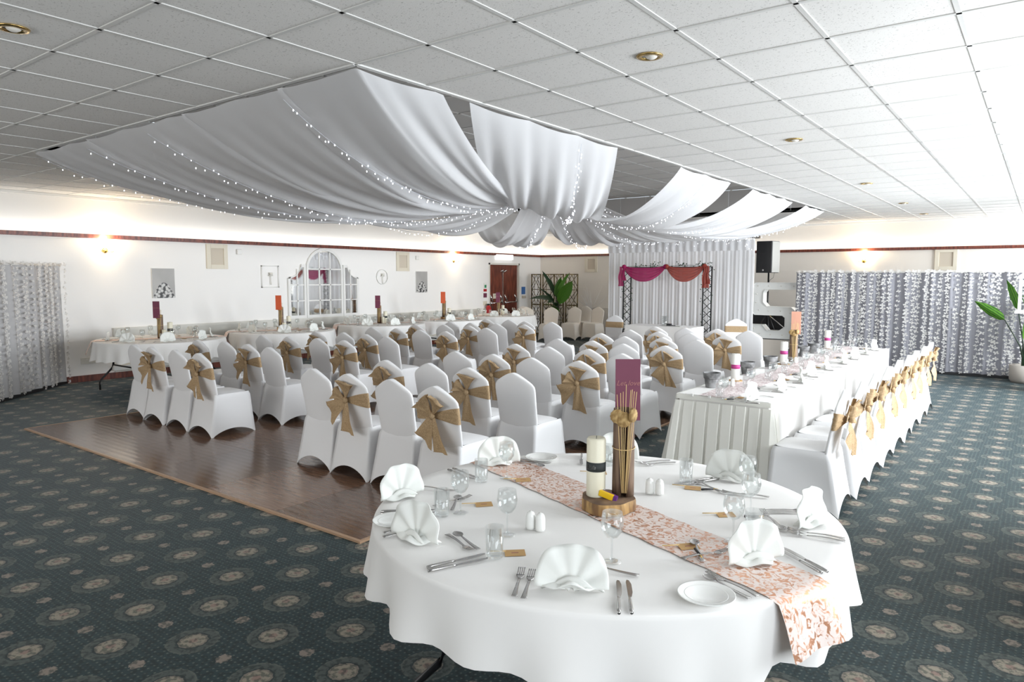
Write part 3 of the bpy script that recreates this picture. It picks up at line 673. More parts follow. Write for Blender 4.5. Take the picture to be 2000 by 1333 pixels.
dr['d'] = drape('ceiling_drape', [(-.8,1.2),(0,1.2),(0,1.98)], None, .62, .52, 'white voile ceiling drape wrapping the nearest coffer corner', 4, .4)
dr['e'] = drape('ceiling_drape', [(0,2.26),(0,4.5)], None, .50, .62, 'broad white voile drape hanging from the middle of the right coffer edge', 5, 1.0, .72)
dr['f'] = drape('ceiling_drape', [(0,6.0),(0,7.6)], None, .58, .64, 'white voile drape from the far middle of the right coffer edge', 6, .4)
dr['g'] = drape('ceiling_drape', [(0,8.5),(0,10.5)], None, .62, .66, 'white voile drape towards the far end of the right coffer edge', 7, .4)
dr['h'] = drape('ceiling_drape', [(0,11.3),(0,12.6),(-1.0,12.6)], None, .62, .66, 'white voile drape from the far right coffer corner', 8, .4)
dr['i'] = drape('ceiling_drape', [(-2.0,12.6),(-3.4,12.6)], None, .66, .66, 'white voile drape from the middle of the far coffer edge', 9, .4)
dr['j'] = drape('ceiling_drape', [(-4.0,12.6),(-4.95,12.6),(-4.95,11.7)], None, .70, .66, 'white voile drape from the far left coffer corner', 10, .4)
dr['k'] = drape('ceiling_drape', [(-4.95,9.6),(-4.95,8.1)], None, .78, .80, 'white voile drape from the far part of the left coffer edge', 11, .4)
dr['l'] = drape('ceiling_drape', [(-4.95,5.9),(-4.95,4.3)], None, .66, .60, 'white voile drape from the near part of the left coffer edge', 12, .4)
obj('drape_hub', MB().lathe([(0,-.06),(.10,-.05),(.13,0),(.12,.06),(.02,.10),(.012,CZ-CEN.z),(0,CZ-CEN.z)], 16, tuple(CEN)), 'white')
tag(bpy.data.objects['drape_hub'], 'white hub under the coffer where all ceiling drapes meet', 'hub')
def lights(fn, v, n, label, s0=.01, s1=.95, drop=.03, spread=.03):
    t = thing('fairy_light_string', label, 'string lights', (0,0,0), 0, 'fairy light strings')
    rnd = random.Random(int(v*100)+n); pts = []; B = MB()
    N = 40
    for i in range(N+1):
        p = Vector(fn(s0+(s1-s0)*i/N, v)); p.z -= drop; pts.append(tuple(p))
    obj('cable', MB().tube(pts, .0022, 4), 'wire', t)
    for i in range(n):
        u = (i+.5)/n; u = u**.85; u = s0+(s1-s0)*u; p = Vector(fn(u, v)); p.z -= drop+.006
        p += Vector((rnd.uniform(-1,1), rnd.uniform(-1,1), rnd.uniform(-1.2,.3)))*spread
        B.ball(tuple(p), .0048, 5, 3, (1,1,1.6))
    o = obj('bulb', B, 'bulb', t); o['kind'] = 'stuff'
lights(dr['a'], .55, 70, 'fairy light string under the leftmost near ceiling drape')
lights(dr['a'], .95, 80, 'fairy light string between the two leftmost near drapes')
lights(dr['b'], .62, 90, 'fairy light string down the middle of the near-left drape', .01, .95, .03, .035)
lights(dr['c'], .98, 90, 'fairy light string from the near edge beside the nearest coffer corner', .01, .95, .03, .035)
lights(dr['e'], .70, 90, 'fairy light string down the broad right-hand drape', .01, .9, .03, .025)
lights(dr['f'], .50, 80, 'fairy light string down the far-middle right drape')
lights(dr['g'], .45, 80, 'fairy light string down the drape near the far end of the right edge')
lights(dr['h'], .40, 80, 'fairy light string under the drape from the far right corner')
lights(dr['i'], .50, 60, 'fairy light string under the drape from the far coffer edge')
lights(dr['k'], .30, 70, 'fairy light string under the far drape of the left coffer edge')
lights(dr['l'], .50, 60, 'fairy light string under the near drape of the left coffer edge')
lights(dr['j'], .50, 60, 'fairy light string under the drape from the far left corner')

# ================================================================ FLOWER CURTAINS
def flower_curtain(p0, p1, zt, label, nstr, seedv, zb=.05, fm='flowercloth'):
    a, b_ = Vector((*p0, 0)), Vector((*p1, 0)); L = (b_-a).length; ang = atan2(b_.y-a.y, b_.x-a.x); R = random.Random(seedv)
    t = thing('flower_curtain', label, 'curtain', (p0[0], p0[1], 0), ang)
    ph = [R.uniform(0, 6) for _ in range(4)]
    def yy(x): return .035*sin(x*21+ph[0]+1.2*sin(x*3+ph[1]))+.02*sin(x*47+ph[2])
    obj('sheer_fabric', MB().grid(lambda u, v: (u*L, yy(u*L)*(.6+.4*v)+.0, zt-(zt-zb)*v), int(L*60), 6), fm, t)
    obj('top_rail', MB().tube([(0,.0,zt),(L,.0,zt)], .015, 8), 'petal', t)
    obj('base_bar', MB().box(0, L, -.02, .05, 0.005, .05), 'blackplastic', t, False)
    x = .02
    for k in range(nstr):
        x = (k+.5)/nstr*L + R.uniform(-.3, .3)*L/nstr; B = MB(); z = zt+.02; dense = R.uniform(.055, .085); sz = R.uniform(.034, .047)
        while z > zb+.0:
            y = yy(x)-.035+R.uniform(-.012, .006); c = (x+R.uniform(-.014, .014), y, z); s = sz*R.uniform(.75, 1.2)
            a0 = R.uniform(0, 1.57)
            for q in range(4):     # four curled petals
                an = a0+q*pi/2+R.uniform(-.45, .45); dx, dz = cos(an)*s, sin(an)*s*.75
                B.add([c, (c[0]+dx*.6-dz*.45, c[1]-s*.35, c[2]+dz*.6+dx*.35), (c[0]+dx*1.15, c[1]-s*.12, c[2]+dz*1.15), (c[0]+dx*.6+dz*.45, c[1]-s*.35, c[2]+dz*.6-dx*.35)], [(0,1,2,3)])
            z -= dense*R.uniform(.8, 1.25)
        obj('petal_garland', B, 'petal', t, True)['kind'] = 'stuff'
    B = MB()
    for k in range(int(L*22)):
        c = (R.uniform(0, L), R.uniform(-.05, .02), zt+R.uniform(-.01, .03)); s = .028
        for q in range(3):
            an = q*2.1+R.uniform(-.5, .5); dx, dz = cos(an)*s, sin(an)*s
            B.add([c, (c[0]+dx*.6-dz*.45, c[1]-s*.3, c[2]+dz*.6+dx*.35), (c[0]+dx, c[1], c[2]+dz), (c[0]+dx*.6+dz*.45, c[1]-s*.3, c[2]+dz*.6-dx*.35)], [(0,1,2,3)])
    o = obj('petal_edging', B, 'petal', t); o['kind'] = 'stuff'
flower_curtain((-.50, 12.72), (4.3, 12.72), 1.80, 'long grey-white curtain hung with petal garlands on the right, behind the head table', 44, 3)
flower_curtain((-7.55, 1.40), (-8.88, 2.84), 1.86, 'white curtain hung with petal garlands at the left edge of the view', 17, 5, fm='whitesheer')

# ================================================================ BACKDROP, ARCH AND CEREMONY TABLE
t = thing('wedding_backdrop', 'tall white pleated backdrop behind the lattice arch', 'backdrop', (-4.62, 12.62, 0))
def pl(x): return .006*sin(x*78+1.4*sin(x*5))+.009*sin(x*33+2*sin(x*3))+.0018*sin(x*170)
obj('pleated_drape', MB().grid(lambda u, v: (u*3.32, pl(u*3.32)*(.35+.65*v), 2.46-2.45*v), 620, 6), 'backdrop', t)
obj('valance', MB().grid(lambda u, v: (u*3.32, -.045+.008*sin(u*130)-.012*sin(pi*v), 2.47-.22*v), 200, 4), 'backdrop', t)
obj('crossbar', MB().tube([(0,.0,2.47),(3.32,.0,2.47)], .02, 8), 'white', t)
for x in (0.03, 3.29): obj('upright', MB().tube([(x,.06,0),(x,.06,2.47)], .02, 8).cbox((x,.06,.01),(.3,.3,.012)), 'white', t)
R_ = random.Random(11); B = MB()
for k in range(46):
    x = R_.random()*3.3; B.ball((x, -.085, 2.455-R_.random()**3*.2), .005, 5, 3)
o = obj('fairy_lights', B, 'bulb', t); o['kind'] = 'stuff'
t = thing('wedding_arch', 'black metal lattice arch with trailing ivy', 'arch', (-2.92, 12.0, 0))
for s in (-1, 1):
    xo = s*1.0; xi = s*.80; x0, x1 = min(xo, xi), max(xo, xi)
    c = obj('lattice_column', MB().box(x0-.0,x0+.022,-.011,.011,0,1.92).box(x1-.022,x1,-.011,.011,0,1.92).cbox(((x0+x1)/2,0,.01),(.3,.3,.012)), 'black', t, False)
    lt = MB(); z = .05; h = .165
    while z < 1.86:
        lt.tube([(x0+.011,0,z),(x1-.011,0,min(z+h,1.9))], .007, 5).tube([(x1-.011,0,z),(x0+.011,0,min(z+h,1.9))], .007, 5); z += h
    obj('lattice_work', lt, 'black', c)
    iv = MB(); R = random.Random(s+5)
    for k in range(46):
        p = (R.uniform(x0-.03, x1+.03), R.uniform(-.03,.01), R.uniform(.15, 1.9) if s > 0 else R.uniform(.4,1.5)); a = R.uniform(0, 6); q = .022
        iv.add([p, (p[0]+q*cos(a), p[1]-.01, p[2]+q*sin(a)), (p[0]+1.7*q*cos(a+.5), p[1], p[2]+1.7*q*sin(a+.5)), (p[0]+q*cos(a+1), p[1]-.01, p[2]+q*sin(a+1))], [(0,1,2,3)])
    obj('ivy_leaves', iv, 'leafdark', c)
obj('top_bar', MB().box(-1.0,1.0,-.011,.011,1.90,1.92).box(-1.0,1.0,-.011,.011,1.87,1.88), 'black', t, False)
iv = MB(); R = random.Random(8)
for k in range(70):
    cx_ = R.choice((-.62,-.25,.35,.8)); p = (cx_+R.gauss(0,.09), R.uniform(-.03,.02), 1.93+abs(R.gauss(0,.03))); a = R.uniform(0, 6); q = .024
    iv.add([p, (p[0]+q*cos(a), p[1]-.01, p[2]+q*sin(a)), (p[0]+1.7*q*cos(a+.5), p[1], p[2]+1.7*q*sin(a+.5)), (p[0]+q*cos(a+1), p[1]-.01, p[2]+q*sin(a+1))], [(0,1,2,3)])
iv.tube([(-.9,0,1.93),(-.5,0,1.945),(0,0,1.93),(.5,0,1.95),(.9,0,1.93)], .004, 4)
obj('ivy_trail', iv, 'leafdark', t)
def swag(x0, x1, m, label, tail):
    t = thing('chiffon_swag', label, 'fabric swag', (0, 11.96, 0))
    obj('drape', MB().grid(lambda u, v: (x0+(x1-x0)*u, -.04-.05*sin(pi*u)*(.3+v)+.010*sin(v*26+u*3), 1.945-.02*abs(2*u-1)-.045*v-(4*u*(1-u))**.85*(.04+.25*v)+.02*(1-4*u*(1-u))), 28, 30), m, t)
    def tl(x, L, w): return MB().grid(lambda u, v: (x+(v-.5)*w*(.5+.8*u)+.01*sin(u*9), -.06-.01*sin(v*12+u*4), 1.93-L*u), 12, 10)
    for x, L, w in tail: obj('tail', tl(x, L, w), m, t)
    for x in (x0, x1): obj('gather_knot', MB().ball((x, -.035, 1.925), .05, 10, 6, (1.1,.8,1)), m, t)
swag(-3.86, -2.90, 'magenta', 'magenta chiffon swag over the left half of the arch', [(-3.93, .42, .10), (-3.86,.30,.09)])
swag(-2.88, -2.06, 'rust', 'rust-red chiffon swag over the right half of the arch', [(-2.03, .44, .12), (-1.98,.36,.08)])
def box_table(name, x0, x1, y0, y1, label, cat='table'):
    t = thing(name, label, cat, (x0, y0, 0))
    w, d = x1-x0, y1-y0
    obj('tabletop', MB().box(.02,w-.02,.02,d-.02,.715,.742), 'bark', t, False)
    for a in (.08, w-.08):
        for b in (.08, d-.08): obj('leg', MB().tube([(a,b,0),(a,b,.715)], .014, 8), 'black', t)
    return t
box_table('ceremony_table', -3.25, -1.85, 10.85, 11.45, 'trestle table under a white floor-length cloth in front of the arch')
def floor_cloth(x0, x1, y0, y1, zt=.75, flare=.04, m='cloth', seedv=0, zb=.015, pleat=.008):
    b = MB(); R = random.Random(seedv); w, d = x1-x0, y1-y0; per = 2*(w+d); N = int(per*28)
    def rim(s, off):
        s = s % per
        if s < w: return (x0+s, y0-off)
        s -= w
        if s < d: return (x1+off, y0+s)
        s -= d
        if s < w: return (x1-s, y1+off)
        return (x0-off, y1-(s-w))
    def fn(u, v):
        off = flare*v*v+pleat*sin(u*per*14+seedv)*min(1, v*2)
        x, y = rim(u*per, off+.004); return (x, y, zt-(zt-zb)*v - (0 if v else 0))
    b.grid(fn, N, 8, cu=True); top = len(b.v); b.add([(x0-.004,y0-.004,zt+.001),(x1+.004,y0-.004,zt+.001),(x1+.004,y1+.004,zt+.001),(x0-.004,y1+.004,zt+.001)], [(0,1,2,3)])
    return b
tag(obj('tablecloth', floor_cloth(-3.25,-1.85,10.85,11.45,seedv=3), 'cloth', smooth='auto'), 'white floor-length cloth over the ceremony table', 'tablecloth')
t = thing('signing_pen_tray', 'dark pen tray lying on the ceremony table', 'tray', (-2.35, 11.05, .752)); obj('tray', MB().box(-.22,.2,-.06,.06,0,.008), 'speakerside', t, False); obj('pen', MB().tube([(-.06,0,.016),(.08,.01,.016)], .008, 6), 'blackplastic', t); obj('ink_box', MB().box(-.09,.0,-.03,.03,.008,.05), 'blackplastic', t, False)
t = thing('glass_vase', 'clear glass vase standing on the ceremony table', 'vase', (-2.52, 11.12, .752)); obj('vase', MB().lathe([(.0,0),(.06,0),(.065,.01),(.07,.19),(.066,.19),(.06,.012),(0,.012)], 24), 'glass', t)

# stage and equipment beside the backdrop
stg = thing('low_stage', 'low cream-fronted stage behind the marquee letter', 'stage', (0,0,0))
obj('deck', MB().box(-4.4,2.2,13.02,16.0,.40,.44), 'blackplastic', stg, False)
for k in range(11): obj('front_panel', MB().box(-4.4+k*.6+.003,-4.4+(k+1)*.6-.003,13.0,13.02,0,.43), 'stagefront', stg, False)
SP = [(1462,565),(1474,552),(1556,552),(1556,566),(1494,566),(1490,572),(1490,591),(1497,599),(1542,600),(1555,612),(1555,650),(1540,663),(1478,663),(1462,650),(1462,636),(1490,636),(1499,647),(1520,647),(1531,639),(1531,621),(1526,617),(1474,617),(1462,605)]
def sxy(p, k=0): return (-1.42+(p[0]-1472)*.01082, 1.60-(p[1]-552)*.0104)
poly = [sxy(p) for p in reversed(SP)]
t = thing('marquee_letter', 'large white S-shaped marquee letter on the stage beside the backdrop', 'marquee letter', (0, 13.07, 0))
obj('body', MB().prism(poly, .0, .20, 'xz'), 'lightletter', t, False)
n = len(poly); rim = MB()
for k in range(n):
    a, c = Vector((*poly[k], 0)), Vector((*poly[(k+1)%n], 0)); dd = (c-a).normalized(); q = Vector((-dd.y, dd.x, 0))*.012
    rim.add([(a.x,-.03,a.y),(c.x,-.03,c.y),(c.x+q.x,-.03,c.y+q.y),(a.x+q.x,-.03,a.y+q.y),(a.x,.0,a.y),(c.x,.0,c.y),(c.x+q.x,.0,c.y+q.y),(a.x+q.x,.0,a.y+q.y)], [(0,3,2,1),(0,1,5,4),(2,3,7,6),(1,2,6,5),(3,0,4,7)])
obj('raised_rim', rim, 'lightletter', t, False)
for p in [(1479,559),(1500,559),(1522,559),(1545,559),(1477,575),(1476,592),(1482,607),(1500,608),(1522,608),(1540,612),(1543,630),(1540,648),(1527,655),(1505,655),(1485,654),(1474,644)]:
    a, c = sxy(p); obj('bulb', MB().ball((a, -.012, c), .013, 8, 5), 'lampdim', t)
t = thing('equipment_case', 'black equipment case seen through the marquee letter', 'case', (-1.05, 14.1, .44)); obj('case', MB().box(-.75,.5,-.25,.25,0,.62), 'blackplastic', t, False, bevel=.02); obj('handle', MB().tube([(-.2,-.26,.4),(-.2,-.29,.42),(.1,-.29,.42),(.1,-.26,.4)], .01, 6), 'black', t)
t = thing('microphone_stand', 'folded steel stand with an orange clamp inside the marquee letter', 'stand', (-1.2, 13.62, .44))
obj('clamp', MB().cbox((-.12,0,.50), (.14,.05,.06)), 'yellow', t, bevel=.01, smooth=False); obj('boom', MB().tube([(-.1,0,.48),(.42,0,.06)], .012, 6), 'chrome', t)
obj('post', MB().tube([(-.12,.0,.0),(-.12,.0,.50)], .012, 6), 'black', t); obj('leg', MB().tube([(-.12,0,.2),(-.38,-.05,.0)], .01, 6), 'black', t); obj('leg', MB().tube([(-.12,0,.2),(.02,.16,.0)], .01, 6), 'black', t)
t = thing('loudspeaker', 'black loudspeaker on a pole beside the backdrop', 'speaker', (-1.28, 13.42, 1.80))
obj('cabinet', MB().prism([(-.19,-.16),(.13,-.16),(.19,.16),(-.12,.16)], 0, .66, 'xy'), 'blackplastic', t, False, bevel=.008)
obj('grille', MB().box(-.175,.115,-.172,-.161,.02,.64), 'black', t, False)
obj('side_panel', MB().add([(.134,-.15,.01),(.194,.15,.01),(.194,.15,.65),(.134,-.15,.65),(.144,-.15,.01),(.204,.15,.01),(.204,.15,.65),(.144,-.15,.65)], [(4,5,6,7),(0,3,2,1),(0,1,5,4),(2,3,7,6),(1,2,6,5),(0,4,7,3)]), 'speakerside', t, False)
obj('badge', MB().box(-.05,-.02,-.176,-.172,.04,.07), 'chrome', t, False)
t = thing('speaker_pole', 'black pole stand under the loudspeaker', 'stand', (-1.25, 13.42, .44))
obj('pole', MB().tube([(0,0,.1),(0,0,1.36)], .018, 8), 'black', t)
for k in range(3): obj('leg', MB().tube([(0,0,.55),(.28*cos(k*2.1+.8),.28*sin(k*2.1+.8)*.35,.0)], .012, 6), 'black', t)
t = thing('speaker_cable', 'thin cable looping below the loudspeaker', 'cable', (-1.25, 13.42, 0)); obj('cable', MB().tube([(.12,0,1.81),(.10,.0,1.70),(.02,.0,1.64),(.02,0,1.56)], .004, 5), 'blackplastic', t)
t = thing('stage_light_bar', 'bar of four small stage lamps above the backdrop', 'stage lights', (0, 12.75, 2.53))
obj('stand_pole', MB().tube([(-1.77,.05,-2.53),(-1.77,.05,.12)], .014, 8), 'black', t); obj('bar', MB().tube([(-2.28,.05,.07),(-1.28,.05,.07)], .012, 6), 'white', t)
for x, rd in ((-2.20,0),(-1.92,1),(-1.60,1),(-1.33,0)):
    if rd:
        h = obj('lamp_head', MB().lathe([(0,-.03),(.075,-.03),(.08,.03),(.0,.03)], 16), 'black', t, loc=(x,0,0), rot=(pi/2,0,0))
        for k in range(3): obj('lens', MB().ball((.034*cos(k*2.1+1.57), .034*sin(k*2.1+1.57), .03), .022, 8, 5), 'lampdim', h)
    else:
        h = obj('lamp_head', MB().cbox((x,0,0), (.17,.08,.075)), 'black', t, False)
        for k in range(4): obj('lens', MB().cbox((x-.06+k*.04,-.043,0), (.022,.01,.05)), 'lampdim', h, False)
t = thing('effect_laser', 'small black effect light tilted above the light bar', 'stage light', (-1.40, 12.75, 2.665)); obj('body', MB().cbox((0,0,0), (.12,.08,.05), 0, 0, .1).tube([(-.06,0,0),(-.22,0,-.02)], [.02,.004], 6), 'black', t); obj('bracket', MB().tube([(.0,.04,.0),(.0,.05,-.065)], .006, 5), 'black', t)
# lattice screen and banana plant in the far corner
t = thing('folding_screen', 'gilded open lattice folding screen in the far corner', 'screen', (-8.80, 15.42, 0))
for k in range(4):
    a = .30 if k % 2 else -.25; x0 = k*.40; pn = MB()
    pn.box(0,.03,-.012,.012,.0,1.80).box(.36,.39,-.012,.012,0,1.80).box(0,.39,-.012,.012,1.77,1.80).box(0,.39,-.012,.012,.02,.06).box(0,.39,-.012,.012,.88,.92)
    for z0, z1 in ((.06,.88),(.92,1.77)):
        zm = (z0+z1)/2
        for p, q in (((.03,z0),(.36,zm)),((.36,z0),(.03,zm)),((.03,zm),(.36,z1)),((.36,zm),(.03,z1)),((.195,z0),(.03,zm-.1)),((.195,z0),(.36,zm-.1)),((.195,z1),(.03,zm+.1)),((.195,z1),(.36,zm+.1)),((.03,zm),(.36,zm)),((.12,z0),(.12,z1)),((.27,z0),(.27,z1))):
            pn.tube([(p[0],0,p[1]),(q[0],0,q[1])], .010, 4)
    obj('screen_panel', pn, 'screen', t, False, loc=(x0, .0 if k%2 else .0, 0), rot=a*.6)
def leaf(L, w, bend, fold=.25, n=10):
    b = MB()
    def fn(u, v):
        ww = w*(sin(pi*min(1, u**.75))**.8)*.5; s = (v-.5)*2; x = s*ww*cos(fold)
        return (x, L*u, abs(s)*ww*sin(fold)-bend*u*u+.006*sin(s*8+u*22))
    return b.grid(fn, n, 8)
def leaf_at(t, base, direc, L, w, bend, m='leaf', roll=0, lab=None):
    d = Vector(direc).normalized(); q = d.to_track_quat('Y', 'Z'); o = obj('leaf', leaf(L, w, bend), m, t, loc=base); o.rotation_mode = 'QUATERNION'
    o.rotation_quaternion = q @ Matrix.Rotation(roll, 4, 'Y').to_quaternion(); return o
t = thing('banana_plant', 'broad-leaved green plant beside the lattice screen', 'plant', (-7.50, 14.78, 0))
obj('pot', MB().lathe([(0,0),(.13,0),(.17,.28),(.15,.28),(.13,.24),(0,.24)], 20), 'greystone', t)
for base, dr_, L, w, bend, m in (((0,0,1.15),(-.45,-.1,1),.85,.20,.1,'leafdark'),((.05,0,1.1),(.30,.1,1),.80,.34,.12,'leaf'),((.12,0,.95),(.62,-.2,.9),.90,.36,.15,'leaf'),((-.05,-.05,1.05),(-.9,-.2,.35),.75,.22,.3,'leafdark'),((.05,-.1,.9),(.35,-.7,.5),.65,.26,.3,'leafdark'),((.06,-.05,.7),(.12,-.3,.55),.55,.26,.45,'leaf'),((-.02,-.1,1.0),(-.25,-.6,.75),.65,.30,.1,'leafdark'),((.08,.02,1.1),(.05,.0,1),.60,.30,.05,'leaf')):
    leaf_at(t, base, dr_, L, w, bend, m, roll=random.uniform(-.6,.6))
    obj('stalk', MB().tube([(0,0,.2),(base[0]*.4,base[1]*.4,.6),base], .014, 6), 'stem', t)
t = thing('potted_plant', 'banana plant in a pale round pot at the right edge', 'plant', (3.22, 12.35, 0))
obj('pot', MB().lathe([(0,0),(.17,0),(.20,.05),(.21,.29),(.18,.29),(.17,.25),(0,.25)], 24), 'concrete', t)
for base, dr_, L, w, bend, rl in (((-.30,-.15,1.02),(-.45,-.05,.33),.52,.17,.03,1.2),((-.13,-.1,1.18),(-.17,0,.5),.52,.16,.02,.9),((.05,0,.62),(-.05,-.1,1),.62,.24,.1,1.1),((.1,0,.9),(.3,.1,.9),.8,.3,.2,.3),((.0,.05,1.0),(-.05,.1,.4),.4,.2,.05,1)):
    leaf_at(t, base, dr_, L, w, bend, 'leaf', rl); obj('stalk', MB().tube([(0,0,.25),(base[0]*.25,base[1]*.3,.6),base], [.02,.013,.007], 6), 'stem', t)
obj('trunk', MB().tube([(0,0,.2),(-.02,0,.62)], [.05,.03], 10), 'leafdark', t)
t = thing('twig_tree', 'faint white twig tree behind the spare cream chairs', 'decoration', (-7.0, 15.85, 0)); B = MB(); R = random.Random(4)
B.tube([(0,0,0),(0,0,.7)], .015, 6)
for k in range(22):
    a = R.uniform(-1.1, 1.1); r = R.uniform(.35, .75); B.tube([(0,0,.55+R.random()*.2),(sin(a)*r*.5,R.uniform(-.1,.1),.75+cos(a)*r*.5),(sin(a)*r,R.uniform(-.12,.12),.8+cos(a)*r)], [.007,.005,.002], 4)
obj('branches', B, 'petal', t)
# lantern at the right edge
t = thing('white_lantern', 'white framed lantern with greenery at the right edge of the view', 'lantern', (3.27, 11.4, 1.19)); B = MB()
for x in (-.15,.15):
    for y in (-.15,.15): B.box(x-.018,x+.018,y-.018,y+.018,0,.52)
B.box(-.2,.2,-.2,.2,-.02,.02).box(-.19,.19,-.19,.19,.5,.53)
obj('frame', B, 'white', t, False); obj('roof', MB().add([(-.19,-.19,.53),(.19,-.19,.53),(.19,.19,.53),(-.19,.19,.53),(0,0,.70)], [(0,1,4),(1,2,4),(2,3,4),(3,0,4),(3,2,1,0)]), 'white', t, False)
obj('glass_pane', MB().box(-.13,.13,-.152,-.148,.02,.5).box(-.152,-.148,-.13,.13,.02,.5), 'glass', t, False)
g = MB(); R = random.Random(2)
for k in range(120):
    p = Vector((R.gauss(0,.05), R.gauss(0,.05), .28+R.gauss(0,.08))); a = R.uniform(0,6); g.add([tuple(p), tuple(p+Vector((cos(a),.3,sin(a)))*.02), tuple(p+Vector((cos(a+.6),0,sin(a+.6)))*.035), tuple(p+Vector((cos(a+1.2),-.3,sin(a+1.2)))*.02)], [(0,1,2,3)])
obj('greenery', g, 'leaf', t, False); obj('vase', MB().lathe([(0,.02),(.05,.02),(.03,.12),(0,.12)], 12), 'white', t)
t = thing('lantern_pedestal', 'white pedestal carrying the lantern, just outside the view', 'pedestal', (3.42, 11.4, 0)); obj('column', MB().box(-.06,.3,-.15,.15,0,1.168), 'white', t, False, bevel=.01)

# ================================================================ TABLEWARE MAKERS
def half_round(cx, w, a0=0, n=8): return [(cx+w*cos(a0+pi*k/n), w*sin(a0+pi*k/n)) for k in range(n+1)]
def mk_fork():
    t = thing('dinner_fork', '', ''); b = MB()   # lies along +y, handle end at y=0
    def sh(u, v):
        y = .125*u; w = .0085-.0055*sin(pi*min(1, u*1.1)*.5)**.7+.001; return ((v-.5)*2*w, y, .002+.006*sin(pi*u)*.6+.002)
    b.grid(sh, 12, 3); obj('handle', b, 'steel', t, solid=.0022)
    h = MB(); h.grid(lambda u, v: ((v-.5)*2*(.003+.0095*min(1, u*1.6)), .124+.028*u, .0045-.002*sin(pi*u)), 6, 4)
    for k in range(4):
        x = -.0095+.00633*k; h.grid(lambda u, v, x=x: (x+(v-.5)*.0034, .151+.042*u, .0045+.006*u*u), 4, 1)
    obj('tines', h, 'steel', t, solid=.002); return t
def mk_knife():
    t = thing('table_knife', '', ''); obj('handle', MB().tube([(0,0,.004),(0,.02,.0045),(0,.085,.0045),(0,.10,.004)], [.005,.0062,.005,.0038], 8), 'steel', t)
    obj('blade', MB().prism([(-.004,.10),(.006,.10),(.0105,.13),(.0100,.185),(.004,.212),(-.003,.215),(-.006,.20)], .003, .0052), 'steel', t, False); return t
def mk_spoon():
    t = thing('dessert_spoon', '', ''); obj('handle', MB().grid(lambda u, v: ((v-.5)*2*(.0085-.0058*u), .125*u, .003+.008*u*u), 10, 3), 'steel', t, solid=.0022)
    obj('bowl', MB().grid(lambda u, v: (.018*sin(pi*u)**.6*(v-.5)*2, .122+.055*u, .011-.008*sin(pi*u)*(1-((v-.5)*2)**2)), 12, 8), 'steel', t, solid=.0015); return t
def fan(lie=0):
    t = thing('folded_napkin', '', '')
    def fn(u, v):
        a = radians(-88+176*u); r = .004+.138*v*(1-.05*cos(a*4)); z = r*cos(a)*1.0; x = r*sin(a)*.82
        y = -.022*abs(sin(a))**1.2*v - .007*cos(a*9)*v + .012*v
        return (x, y+.04*lie*z/.13, z+.004)
    obj('fan', MB().grid(fn, 36, 8), 'napkin', t, solid=.003)
    def fl(u, v):   # folded skirt lying towards the diner
        a = pi+pi*u; r = .045+.045*v+.008*sin(u*14); return (r*cos(a)*1.0*(.35+.65*v), .02+r*sin(a)*.75, .006+.012*sin(pi*v)+.006*sin(u*16))
    obj('folded_base', MB().grid(fl, 24, 5), 'napkin', t, solid=.003)
    obj('collar', MB().grid(lambda u, v: (-.062+.124*u, -.018+.012*cos(pi*u)-.02*v*(1-v), .004+.034*(1-(2*u-1)**2)*v+.004), 12, 4), 'napkin', t, solid=.003)
    return t
def mk_plate():
    t = thing('side_plate', '', ''); obj('dish', MB().lathe([(0,.004),(.045,.004),(.052,.009),(.080,.014),(.083,.0155),(.0835,.013),(.055,.004),(.05,0),(0,0)], 40, cap=False), 'porc', t)
    obj('rim_line', MB().lathe([(.060,.0108),(.062,.0116),(.063,.0112)], 40, cap=False), 'porc', t); return t
def mk_wine():
    t = thing('wine_glass', '', ''); obj('bowl', MB().lathe([(.004,.078),(.02,.085),(.034,.105),(.038,.13),(.033,.168),(.0318,.168),(.0365,.13),(.0325,.106),(.019,.087),(0,.082)], 24, cap=False), 'glass', t)
    obj('stem', MB().lathe([(0,.0035),(.006,.006),(.0035,.02),(.0035,.07),(.006,.08)], 12, cap=False), 'glass', t)
    obj('foot', MB().lathe([(0,.0045),(.02,.003),(.033,.0015),(.033,0),(0,0)], 24, cap=False), 'glass', t); return t
def mk_tumbler():
    t = thing('water_tumbler', '', ''); obj('wall', MB().lathe([(.029,.010),(.031,.105),(.0300,.105),(.0275,.014)], 24, cap=False), 'glass', t)
    obj('base', MB().lathe([(0,0),(.027,0),(.029,.010),(.0275,.014),(0,.012)], 24, cap=False), 'glass', t); return t
def mk_shaker():
    t = thing('cruet_shaker', '', ''); obj('body', MB().lathe([(0,0),(.018,0),(.019,.01),(.018,.045),(.015,.058),(.008,.065),(0,.066)], 20, cap=False), 'porc', t)
    obj('stopper', MB().lathe([(0,.0645),(.003,.0658),(.003,.0668),(0,.067)], 8), 'dado', t); return t
def mk_card():
    t = thing('place_card', '', ''); obj('tag', MB().box(-.035,.035,-.021,.021,.0,.0012), 'kraft', t, False, rot=(.12,0,0))
    obj('written_line', MB().box(-.012,.012,-.002,.002,.0013,.0017), 'ink', t, False, rot=(.12,0,0))
    obj('stick', MB().tube([(-.03,.01,.004),(-.09,.015,.004)], .0022, 5), 'reed', t); return t
def mk_pen():
    t = thing('favour_pencil', '', ''); obj('barrel', MB().tube([(0,0,.005),(0,.055,.005)], .0048, 6), 'blackplastic', t); obj('gold_end', MB().tube([(0,.055,.005),(0,.075,.005)], [.0042,.002], 6), 'gold', t); return t
